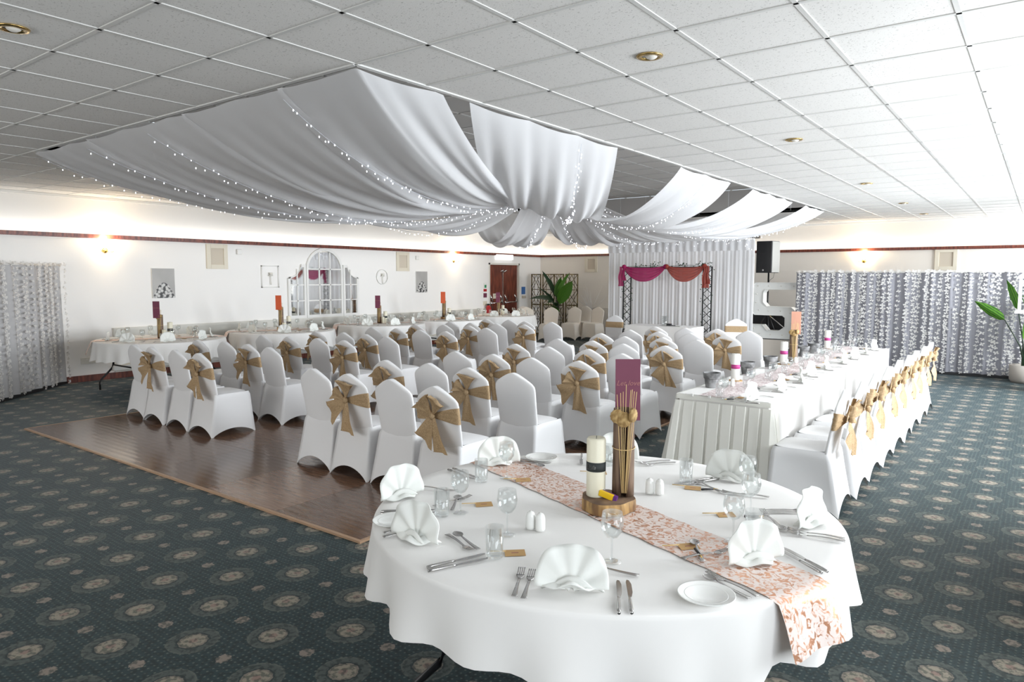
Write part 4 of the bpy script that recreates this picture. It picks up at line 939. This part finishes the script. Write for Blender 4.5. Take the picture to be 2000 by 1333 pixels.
def mk_candle(wax, band):
    def f():
        t = thing('pillar_candle', '', ''); obj('wax', MB().lathe([(0,0),(.037,0),(.0385,.004),(.0385,.232),(.034,.24),(.012,.236),(0,.234)], 32, cap=False), wax, t)
        obj('band', MB().lathe([(.0388,.105),(.0395,.105),(.0395,.143),(.0388,.143)], 32, cap=False), band, t)
        obj('wick', MB().tube([(0,0,.234),(.001,0,.247)], .0012, 5), 'blackband', t)
        if band == 'blackband':
            tm = text_mesh('Rula', .024, .0001, .35); tm.v = [(.0397*sin(x/.0397-.35), -.0397*cos(x/.0397-.35), .124+y) for x, y, z in tm.v]
            obj('lettering', tm, 'whiteink', t, False)
        return t
    return f
def mk_log():
    t = thing('log_slice', '', ''); N = 36; rr = [.108*(1+.05*sin(3*2*pi*k/N)+.03*sin(7*2*pi*k/N+1)) for k in range(N)]
    b = MB(); v = [(rr[k]*cos(2*pi*k/N)*(1-.02*(j == 3)), rr[k]*sin(2*pi*k/N)*(1-.02*(j == 3)), (0,.015,.035,.045)[j]) for k in range(N) for j in range(4)]
    b.add(v, [(k*4+j, ((k+1)%N)*4+j, ((k+1)%N)*4+j+1, k*4+j+1) for k in range(N) for j in range(3)]); obj('bark', b, 'logside', t)
    obj('cut_face', MB().prism([(rr[k]*.975*cos(2*pi*k/N), rr[k]*.975*sin(2*pi*k/N)) for k in range(N)], 0, .0455), 'bark', t, False); return t
def mk_arrangement():
    t = thing('bamboo_arrangement', '', '')     # front faces local -y
    obj('bamboo_tube', MB().grid(lambda u, v: (.040*(1+.06*(1-v))*cos(pi*(.08+1.84*u)-pi/2), .040*sin(pi*(.08+1.84*u)-pi/2)*.9, .357*v), 20, 6), 'bamboo', t, solid=.005)
    R = random.Random(5)
    for k, (x0, x1, h) in enumerate([(-.02,-.032,.455),(-.012,-.018,.462),(-.006,-.008,.468),(.0,.004,.50),(.012,.022,.475),(.016,.028,.478),(.02,.036,.47),(.03,.045,.468)]):
        obj('reed', MB().tube([(x0*.4,-.044,.02),(x1,-.046,h*.925)], .0015, 5), 'reed', t)
    for x, z, r, ry in ((-.030,.335,.027,.2),(-.005,.322,.030,0),(.032,.34,.026,1.0)):
        d_ = MB(); N = 26; rad = [r*(1+.08*(k%2)) for k in range(N)]
        d_.prism([(rad[k]*cos(2*pi*k/N), rad[k]*sin(2*pi*k/N)) for k in range(N)], -.005, .005, 'xz'); obj('dried_disc', d_, 'lotus', t, True, loc=(x,-.055,z), rot=(0,0,ry))
    obj('twine', MB().tube([(.0455*cos(a),.0455*sin(a)-.002,.20+.004*sin(a)) for a in [2*pi*k/20 for k in range(20)]], .0018, 4, True), 'reed', t); return t
def mk_namecard(m):
    def f():
        t = thing('table_name_card', '', ''); obj('card', MB().box(-.052,.052,-.0012,.0012,0,.255), m, t, False)
        if m == 'burg': obj('lettering', text_mesh('Let love', .030, .0003, .35), 'ink', t, False, loc=(0,-.0018,.155), rot=(pi/2,0,0))
        return t
    return f
def lay(kind, mk, a, b, label, z=.7565, group=None, cat='cutlery'):
    """lay something with its tail at a pointing to b"""
    return place(kind, mk, (a[0], a[1], z), atan2(b[1]-a[1], b[0]-a[0])-pi/2, label, cat, group)

# ================================================================ ROUND TABLES
def round_cloth(R, drop, zt=.752, seedv=0, waves=15, amp=.022):
    ph = [random.Random(seedv+k).uniform(0, 6) for k in range(4)]
    def fn(u, v):
        a = 2*pi*u; w = sin(waves*a+ph[0]+.9*sin(3*a+ph[1]))*.7+.45*sin((waves*.6//1)*a+ph[2])
        if v < .45: r = R*v/.45; return (r*cos(a), r*sin(a), zt)
        if v < .52: q = (v-.45)/.07; return ((R+.010*sin(q*pi/2))*cos(a), (R+.010*sin(q*pi/2))*sin(a), zt-.010*(1-cos(q*pi/2)))
        q = (v-.52)/.48; r = R+.010+.024*q+amp*w*q**.8*(.4+.6*q)
        return (r*cos(a), r*sin(a), zt-.010-(drop-.010)*q-.014*w*q*q)
    return MB().grid(fn, 160, 26, cu=True)
def mk_roundtable():
    t = thing('round_table', '', ''); obj('tabletop', MB().lathe([(0,.71),(.895,.71),(.90,.72),(.90,.735),(.895,.742),(0,.742)], 64, cap=False), 'bark', t, 'auto')
    for s in (-1, 1):
        for q in (-1, 1):
            obj('leg', MB().tube([(s*.45,q*.48,.705),(s*.50,q*.50,.36),(s*.53,q*.50,.30),(s*.68,q*.50,.15),(s*.70,q*.50,.12),(s*.70,q*.50,.0)], .0145, 8), 'black', t)
        obj('cross_bar', MB().tube([(s*.50,-.50,.36),(s*.50,.50,.36)], .012, 8), 'black', t)
    obj('centre_rail', MB().box(-.47,.47,-.015,.015,.68,.71), 'black', t, False); return t
def runner(R, ang, w, m, drop0, drop1, seedv, zt=.7545):
    """runner across a round cloth, hanging over both edges"""
    L0, L1 = R+drop0, R+drop1; tot = L0+L1
    def fn(u, v):
        s = -L0+tot*u; y = (v-.5)*w; e = sqrt(max(0, (R+.004)**2-y*y)); wob = .003*sin(s*40+v*7+seedv)
        if abs(s) < e: x, z = s, zt+.0012
        else: k = abs(s)-e; x = math.copysign(e+.016+.38*k+.008*sin(v*8+seedv)*min(1, k*8), s); z = zt-.004-k+.004
        return (x*cos(ang)-(y+wob)*sin(ang), x*sin(ang)+(y+wob)*cos(ang), z)
    return MB().grid(fn, 70, 12)

# ---------- foreground table
FC = (2.015, .711)
place('round_table', mk_roundtable, (FC[0], FC[1], 0), .42, 'round folding table nearest the camera, black legs under a white cloth', 'table', 'round dining tables')
tag(obj('tablecloth', round_cloth(.905, .215, seedv=3, waves=21, amp=.027), 'cloth', loc=(FC[0], FC[1], 0)), 'white cloth with wavy hem over the foreground round table', 'tablecloth', 'round white tablecloths')
tag(obj('table_runner', runner(.905, radians(-20.5), .255, 'runner', .12, .155, 1), 'runner', loc=(FC[0]+.01, FC[1]+.02, .0005)), 'rose-gold foil runner across the foreground table', 'table runner')
tag(place('log_slice', mk_log, (2.04, .715, .7585), .3, '', ''), 'round log slice with golden bark under the foreground centrepiece', 'log slice')
ZL = .7585+.0457
tag(place('candle_i', mk_candle('candle', 'blackband'), (1.990, .705, ZL), YAW-.35, '', ''), 'ivory pillar candle with black lettered band on the foreground table', 'candle')
tag(place('arr', mk_arrangement, (2.075, .778, ZL), YAW-.1, '', ''), 'bamboo tube with reeds and dried discs on the foreground table', 'table decoration')
tag(place('card_burg', mk_namecard('burg'), (2.055, .848, 1.098), (-.05, 0, YAW+.05), '', ''), 'burgundy card reading Let love behind the foreground reeds', 'name card')
t = thing('cigarette_lighter', 'yellow and purple lighter leaning by the foreground candle', 'lighter', (2.052, .690, ZL+.014), (0,.25,YAW-.5)); obj('body', MB().box(-.035,.028,-.009,.009,-.012,.012), 'yellow', t, False, bevel=.003); obj('cap', MB().box(.028,.042,-.009,.009,-.012,.012).box(-.035,.03,.009,.013,-.01,.012), 'purple', t, False)
# napkins: position and which way the fan faces
NP = [((2.33,-.02), 'standing nearest the camera', .55), ((1.67,.0), 'at the near-left edge of the table', 0), ((1.27,.31), 'at the left edge of the table', 0), ((1.27,.98), 'big one at the far-left edge', 0),
      ((1.70,1.42), 'behind the candle at the far edge', 0), ((2.29,1.42), 'at the far-right edge', 0), ((2.74,1.02), 'at the right edge of the table', 0), ((2.69,.53), 'at the near-right, lying on the runner', .3)]
for (x, y), lab, tilt in NP:
    a = atan2(y-FC[1], x-FC[0])+pi/2; a = atan2(sin(a), cos(a)); a += pi if cos(a-YAW) < 0 else 0; dq = atan2(sin(a-YAW), cos(a-YAW)); a = YAW+dq*.55
    place('napkin', fan, (x, y, .7575), (-tilt if tilt > .5 else 0, 0, a), 'white fan-folded napkin on the foreground table, '+lab, 'napkin', 'folded napkins')
CUT = [('fork','outer fork left of the napkin nearest the camera',(2.218,-.153),(2.108,.041)),('fork','inner fork left of the napkin nearest the camera',(2.248,-.148),(2.138,.061)),
 ('knife','inner knife right of the napkin nearest the camera',(2.512,-.062),(2.408,.124)),('knife','outer knife right of the napkin nearest the camera',(2.540,-.040),(2.436,.134)),
 ('spoon','spoon behind the wine glass nearest the camera',(2.44,.20),(2.27,.16)),
 ('knife','near knife of the pair at the near-left setting',(1.895,-.178),(1.978,.012)),('knife','far knife of the pair at the near-left setting',(1.872,-.158),(1.950,.044)),
 ('spoon','spoon lying above the near-left napkin',(1.905,.060),(1.745,.120)),('fork','fork lying beside the spoon above the near-left napkin',(1.725,.098),(1.865,.045)),
 ('fork','upper fork left of the near-left napkin',(1.53,-.03),(1.63,.14)),('fork','lower fork left of the near-left napkin',(1.56,-.06),(1.66,.12)),
 ('knife','near knife right of the left-edge napkin',(1.365,.105),(1.520,.246)),('knife','far knife right of the left-edge napkin',(1.350,.125),(1.500,.268)),
 ('fork','fork beyond the left-edge napkin',(1.225,.46),(1.39,.50)),('spoon','spoon by the tumblers at the left-edge setting',(1.56,.31),(1.47,.45)),('fork','fork by the tumblers at the left-edge setting',(1.47,.30),(1.50,.46)),
 ('knife','near knife before the big ruffled napkin',(1.145,.745),(1.352,.695)),('knife','far knife before the big ruffled napkin',(1.150,.775),(1.365,.720)),
 ('spoon','spoon between the ruffled napkin and the far-left plate',(1.33,1.08),(1.49,1.05)),('fork','fork beside the far-left plate',(1.30,1.10),(1.46,1.11)),
 ('fork','left fork in front of the far napkin',(1.93,1.56),(1.835,1.44)),('fork','right fork in front of the far napkin',(1.97,1.54),(1.875,1.42)),('knife','knife left of the far napkin',(1.50,1.40),(1.58,1.27)),
 ('knife','left knife beside the far-right tumbler',(2.22,1.38),(2.16,1.27)),('knife','right knife beside the far-right tumbler',(2.25,1.39),(2.19,1.27)),('spoon','spoon lying before the far-right napkin',(2.33,1.20),(2.20,1.27)),('fork','fork lying before the far-right napkin',(2.20,1.24),(2.34,1.21)),
 ('fork','fork behind the far-right wine glass',(2.52,1.25),(2.40,1.22)),
 ('knife','far knife beside the right-edge napkin',(2.73,1.20),(2.575,1.085)),('knife','near knife beside the right-edge napkin',(2.745,1.18),(2.59,1.065)),
 ('fork','fork pointing past the pencil at the right setting',(2.665,.905),(2.545,1.065)),('spoon','spoon crossing the fork at the right setting',(2.555,.98),(2.66,.90)),
 ('fork','far fork in front of the right-edge napkin',(2.885,.925),(2.70,.900)),('fork','near fork in front of the right-edge napkin',(2.892,.900),(2.705,.868)),
 ('knife','far knife beyond the runner napkin',(2.905,.585),(2.755,.69)),('knife','near knife beyond the runner napkin',(2.895,.555),(2.745,.66)),
 ('fork','fork lying on the runner beside the near-right wine glass',(2.50,.40),(2.60,.57)),('spoon','spoon lying on the runner beside the pencil',(2.56,.42),(2.47,.56)),
 ('spoon','spoon lying next to the near-right plate',(2.77,.250),(2.60,.315)),('fork','fork lying next to the near-right plate',(2.785,.278),(2.61,.345))]
MK = dict(fork=mk_fork, knife=mk_knife, spoon=mk_spoon)
def zon(p):   # a little higher where the runner lies
    x, y = p[0]-FC[0]-.01, p[1]-FC[1]-.02; a = radians(-20.5); return .7605 if abs(-x*sin(a)+y*cos(a)) < .15 else .7565
for k, lab, a, b in CUT: lay(k, MK[k], a, b, 'steel '+lab, max(zon(a), zon(b)))
for (x, y), lab in (((2.665,.185), 'white side plate at the near-right edge of the foreground table'), ((1.478,.075), 'white side plate half behind the near-left napkin'), ((1.386,1.19), 'white side plate at the far-left edge of the foreground table')):
    place('plate', mk_plate, (x, y, .7565), 0, lab, 'plate', 'side plates')
for (x, y), a, lab in (((1.61,.45), .2, 'kraft place card beside the left-edge setting'), ((1.539,.822), .1, 'kraft place card on the far-left end of the runner'), ((2.233,.226), -.1, 'kraft place card behind the napkin nearest the camera'), ((2.469,.518), .2, 'kraft place card on the near-right part of the runner'), ((2.205,1.188), -.3, 'kraft place card before the far-right tumbler'), ((2.02,.115), .1, 'kraft place card behind the near-left tumbler'), ((2.45,.93), .1, 'kraft place card seen through the right wine glass'), ((1.75,1.15), 0, 'kraft place card half hidden behind the candle')):
    place('placecard', mk_card, (x, y, zon((x, y))), YAW+a, lab, 'place card', 'place cards')
for a, b, lab in (((2.25,1.175),(2.30,1.225), 'black pencil beside the far-right place card'), ((2.52,.94),(2.575,.985), 'black pencil beside the right wine glass'), ((2.50,.50),(2.55,.44), 'black pencil on the near-right part of the runner')):
    lay('pen', mk_pen, a, b, lab, zon(a), None, 'pencil')
for (x, y), lab in (((2.316,.251), 'wine glass behind the napkin nearest the camera'), ((1.895,.235), 'wine glass behind the near-left tumbler'), ((1.60,.315), 'wine glass at the left-edge setting'), ((2.575,.66), 'wine glass right of the runner'), ((2.53,.98), 'wine glass between pencil and right-edge knives'), ((1.46,.80), 'wine glass on the runner by the ruffled napkin'), ((2.43,1.24), 'wine glass before the far-right napkin')):
    place('wine', mk_wine, (x, y, zon((x, y))), 0, lab+' on the foreground table', 'glass', 'foreground wine glasses')
for (x, y), lab in (((1.985,.048), 'near-left tumbler beside the knives'), ((1.565,.245), 'tumbler at the left-edge setting'), ((1.395,.695), 'tumbler before the big ruffled napkin'), ((1.655,1.27), 'left tumbler behind the candle'), ((1.715,1.30), 'right tumbler behind the candle'), ((2.141,1.262), 'tumbler with the place card at the far right'), ((2.62,.74), 'tumbler by the right-side forks')):
    place('tumbler', mk_tumbler, (x, y, .7565), 0, 'clear '+lab, 'glass', 'foreground tumblers')
for (x, y), lab in (((2.085,1.005), 'left white shaker of the pair beyond the centrepiece'), ((2.125,1.018), 'right white shaker of the pair beyond the centrepiece'), ((1.925,.34), 'left white shaker of the pair left of the centrepiece'), ((1.965,.345), 'right white shaker of the pair left of the centrepiece')):
    place('shaker', mk_shaker, (x, y, .7565), 0, lab, 'shaker', 'cruet shakers')

# ---------- round tables along the left wall
TN = ['nearest', 'second', 'third', 'fourth', 'farthest']
for k, (cx, cy) in enumerate([(-7.32,3.60),(-7.38,5.78),(-7.40,8.12),(-7.38,10.05),(-7.50,12.20)]):
    nm = '%s left-wall table' % TN[k]
    place('round_table', mk_roundtable, (cx, cy, 0), pi/2, 'round folding table under a white cloth, the %s' % nm, 'table', 'round dining tables')
    tag(obj('tablecloth', round_cloth(.905, .27, seedv=20+k, waves=27, amp=.030), 'cloth', loc=(cx, cy, 0)), 'white scalloped cloth over the %s' % nm, 'tablecloth', 'round white tablecloths')
    tag(obj('table_runner', runner(.905, radians(-112 if k < 3 else -100), .26, 'runner2', .20, .20, k), 'runner', loc=(cx, cy, .001)), 'rose-gold foil runner across the %s' % nm, 'table runner', 'wall table runners')
    m = 'burg' if k % 2 == 0 else 'orange'
    zz = .757
    if k in (1, 3): place('log_slice', mk_log, (cx-.0, cy+.03, .7585), k, 'log slice on the %s' % nm, 'log slice', 'log slices'); zz = .8045
    o = place('arr', mk_arrangement, (cx-.02, cy, zz), YAW, 'bamboo tube decoration on the %s' % nm, 'table decoration', 'bamboo decorations')
    place('card_'+m, mk_namecard(m), (cx-.02+.035, cy-.068, zz+.31), YAW, '%s card on the %s' % ({'burg':'burgundy','orange':'orange'}[m], nm), 'name card', 'table name cards')
    place('candle_i', mk_candle('candle','blackband'), (cx+.02, cy+.13, .757 if k in (0,2,4) else .757), YAW, 'ivory pillar candle with black band on the %s' % nm, 'candle', 'pillar candles')
    t = thing('small_candle', 'small plain ivory candle beside the bamboo tube on the %s' % nm, 'candle', (cx+.09, cy-.0, .757) if k not in (1, 3) else (cx+.15, cy-.06, .757)); obj('wax', MB().lathe([(0,0),(.03,0),(.03,.13),(.026,.134),(0,.13)], 20, cap=False), 'candle', t); obj('wick', MB().tube([(0,0,.13),(0,0,.142)], .0012, 5), 'blackband', t)
    offs = random.uniform(0, .5)
    for j in range(8):
        a = offs+j*pi/4; where = 'seat %s counted from the room side' % ORD[j]
        px_, py_ = cx+.70*cos(a), cy+.70*sin(a)
        place('napkin', fan, (px_, py_, .7575), a+pi/2+random.uniform(-.3,.3), 'white fan napkin on the %s, %s' % (nm, where), 'napkin', 'folded napkins')
        place('wine', mk_wine, (cx+.52*cos(a+.18), cy+.52*sin(a+.18), .7575), 0, 'wine glass on the %s, %s' % (nm, where), 'glass', 'wall table wine glasses')
        q = a-.24; lay('knife', mk_knife, (cx+.80*cos(q), cy+.80*sin(q)), (cx+.5*cos(q), cy+.5*sin(q)), 'steel knife on the %s, %s' % (nm, where), .7565)
        q = a+.3; lay('fork', mk_fork, (cx+.80*cos(q), cy+.80*sin(q)), (cx+.5*cos(q), cy+.5*sin(q)), 'steel fork on the %s, %s' % (nm, where), .7565)
        if j % 2: place('tumbler', mk_tumbler, (cx+.46*cos(a-.1), cy+.46*sin(a-.1), .7575), 0, 'tumbler on the %s, %s' % (nm, where), 'glass', 'wall table tumblers')
        if j % 2 == 0: place('placecard', mk_card, (cx+.40*cos(a), cy+.40*sin(a), .7585), a, 'kraft place card on the %s, %s' % (nm, where), 'place card', 'place cards')

# ---------- head table: two trestles end to end
X0, X1 = 1.08, 1.80
for nm, y0, y1 in (('near', 3.62, 6.14), ('far', 6.24, 8.75)):
    box_table('head_table', X0, X1, y0, y1, 'long trestle of the head table, %s one' % nm)['group'] = 'head table trestles'
    tag(obj('tablecloth', floor_cloth(X0, X1, y0, y1, .7525, .03, seedv=len(nm), pleat=.006), 'cloth', smooth='auto'), 'white floor-length cloth over the %s half of the head table' % nm, 'tablecloth', 'head table cloths')
# pleated ivory skirt clipped round the near end and inner side of the near trestle
def skirt_path():
    off = .022
    return [Vector((X1+off, 3.62+.10, 0)), Vector((X1+off, 3.62-off, 0)), Vector((X0-off, 3.62-off, 0)), Vector((X0-off, 6.17, 0))]
SPa = skirt_path(); SL = [0]
for i in range(1, 4): SL.append(SL[-1]+(SPa[i]-SPa[i-1]).length)
def sk(u, v):
    s = u*SL[-1]; i = 1
    while i < 3 and s > SL[i]: i += 1
    f = (s-SL[i-1])/(SL[i]-SL[i-1]); p = SPa[i-1].lerp(SPa[i], f); d = (SPa[i]-SPa[i-1]).normalized(); nrm = Vector((d.y, -d.x, 0))
    nrm = -nrm if nrm.dot(p-Vector((1.44, 4.9, 0))) < 0 else nrm
    c = Vector((X0-.022, 3.598, 0)); cr = Vector((X1+.022, 3.598, 0))
    w1 = max(0, 1-(p-c).length/.12); w2 = max(0, 1-(p-cr).length/.12)
    fl = .075*v; push = nrm*fl + Vector((-1, -1, 0))*.05*w1*v + Vector((.6, -1, 0))*.04*w2*v
    ph = (s/.105) % 1; fold = .013*(1 if ph < .78 else -1.1)*min(1, .25+v)*(1 if v > .06 else 0)
    p = p+push+nrm*fold; return (p.x, p.y, .748-.735*v)
t = thing('table_skirt', 'ivory box-pleated skirt clipped round the near end of the head table', 'table skirt', (0,0,0))
obj('pleats', MB().grid(lambda u, v: sk(u, .06+.94*v), 520, 10), 'skirt', t, 'auto'); obj('header_band', MB().grid(lambda u, v: tuple(Vector(sk(u, .05*v))+Vector((0,0,.004))), 300, 2), 'skirt', t)
for s in (.16,.36,.56,.76):
    obj('skirt_clip', MB().cbox((X0+(X1-X0)*s, 3.592, .752), (.018,.012,.02)), 'porc', t, False)
def lrun(x0, x1, y0, y1, m):
    return MB().grid(lambda u, v: (x0+(x1-x0)*v+.006*sin(u*60), y0+(y1-y0)*u, .7555+.0015*sin(u*150+v*9)), 120, 6)
tag(obj('table_runner', lrun(1.24, 1.50, 3.60, 8.74, 'runner2'), 'runner2'), 'pale pink foil runner along the head table', 'table runner')
def mk_pot():
    t = thing('zinc_pot', '', ''); obj('pot', MB().lathe([(0,0),(.050,0),(.060,.075),(.068,.080),(.074,.128),(.066,.128),(.060,.082),(.045,.012),(0,.012)], 28, cap=False), 'greystone', t, 'auto'); return t
for k, (x, y) in enumerate([(1.175,4.06),(1.15,5.04),(1.18,5.66),(1.13,6.66),(1.15,7.02),(1.15,7.51),(1.13,8.54)]):
    place('pot', mk_pot, (x, y, .7545), k, 'grey zinc pot on the head table, %s from the near end' % ORD[k], 'pot', 'zinc pots')
for k, (x, y) in enumerate([(1.20,4.57),(1.19,6.10),(1.15,8.20)]):
    place('candle_w', mk_candle('candle_w','pink'), (x, y, .7625), 0, 'white pillar candle with magenta band on the head table, %s from the near end' % ORD[k], 'candle', 'banded head table candles')
    t = thing('wooden_coaster', 'thin wooden disc under the %s head table candle' % ORD[k], 'coaster', (x, y, .7545)); obj('disc', MB().lathe([(0,0),(.062,0),(.062,.0075),(0,.0075)], 24, cap=False), 'logside', t, 'auto')
    t['group'] = 'wooden coasters'
place('arr', mk_arrangement, (1.20, 6.42, .7545), YAW-.3, 'bamboo tube decoration on the head table', 'table decoration', 'bamboo decorations')
tag(place('card_peach', mk_namecard('peach'), (1.20, 6.49, 1.06), YAW-.6, '', ''), 'peach card standing above the head table reeds', 'name card')
for k, y in enumerate(TT):
    sd = 'head table seat %s from the near end' % ORD[k]
    y += random.uniform(-.05,.05)
    place('napkin', fan, (1.66+random.uniform(-.03,.03), y-.02, .7545), pi/2+random.uniform(-.25,.25), 'white fan napkin at the %s' % sd, 'napkin', 'folded napkins')
    lay('knife', mk_knife, (1.76, y-.17), (1.56, y-.19), 'steel knife at the %s' % sd, .7545); lay('fork', mk_fork, (1.76, y+.17), (1.56, y+.19), 'steel fork at the %s' % sd, .7545)
    lay('spoon', mk_spoon, (1.53, y+.08), (1.51, y-.08), 'steel spoon at the %s' % sd, .7575)
    place('wine', mk_wine, (1.47, y-.12, .7575), 0, 'wine glass at the %s' % sd, 'glass', 'head table wine glasses'); place('tumbler', mk_tumbler, (1.40, y-.03, .7575), 0, 'tumbler at the %s' % sd, 'glass', 'head table tumblers')
    lay('pen', mk_pen, (1.55, y-.13), (1.48, y-.20), 'black pencil at the %s' % sd, .7585, None, 'pencil')
    place('placecard', mk_card, (1.56, y+.00-.0, .7585), pi/2, 'kraft place card at the %s' % sd, 'place card', 'place cards') if k % 2 == 0 else None
for k, (x, y) in enumerate([(1.30,4.22),(1.26,6.30),(1.28,8.0)]):
    place('shaker', mk_shaker, (x, y, .7575), 0, 'white shaker on the head table, %s from the near end' % ORD[k], 'shaker', 'head table shakers')
for k, (x, y) in enumerate([(1.33,7.25),(1.36,7.75)]):
    t = thing('clear_jar', 'squat clear jar of sweets on the head table, %s' % ('nearer one' if k == 0 else 'farther one'), 'jar', (x, y, .7575)); obj('jar', MB().lathe([(0,0),(.04,0),(.048,.02),(.048,.06),(.035,.08),(.034,.08),(.045,.058),(.044,.02),(0,.008)], 20, cap=False), 'glass', t); obj('clasp', MB().lathe([(.036,.078),(.040,.08),(.036,.084)], 16, cap=False), 'chrome', t)

# ---------- partly seen table at the right edge, only its hanging cloth shows
tc = (4.33, 3.12)
o = dup(FIRST['round_table'], (tc[0], tc[1], 0), .2, 'round folding table whose cloth just enters at the right edge', 'round dining tables')
tag(obj('tablecloth', round_cloth(.905, .33, seedv=51), 'cloth', loc=(tc[0], tc[1], 0)), 'white cloth corner entering the view at the right edge', 'tablecloth', 'round white tablecloths')
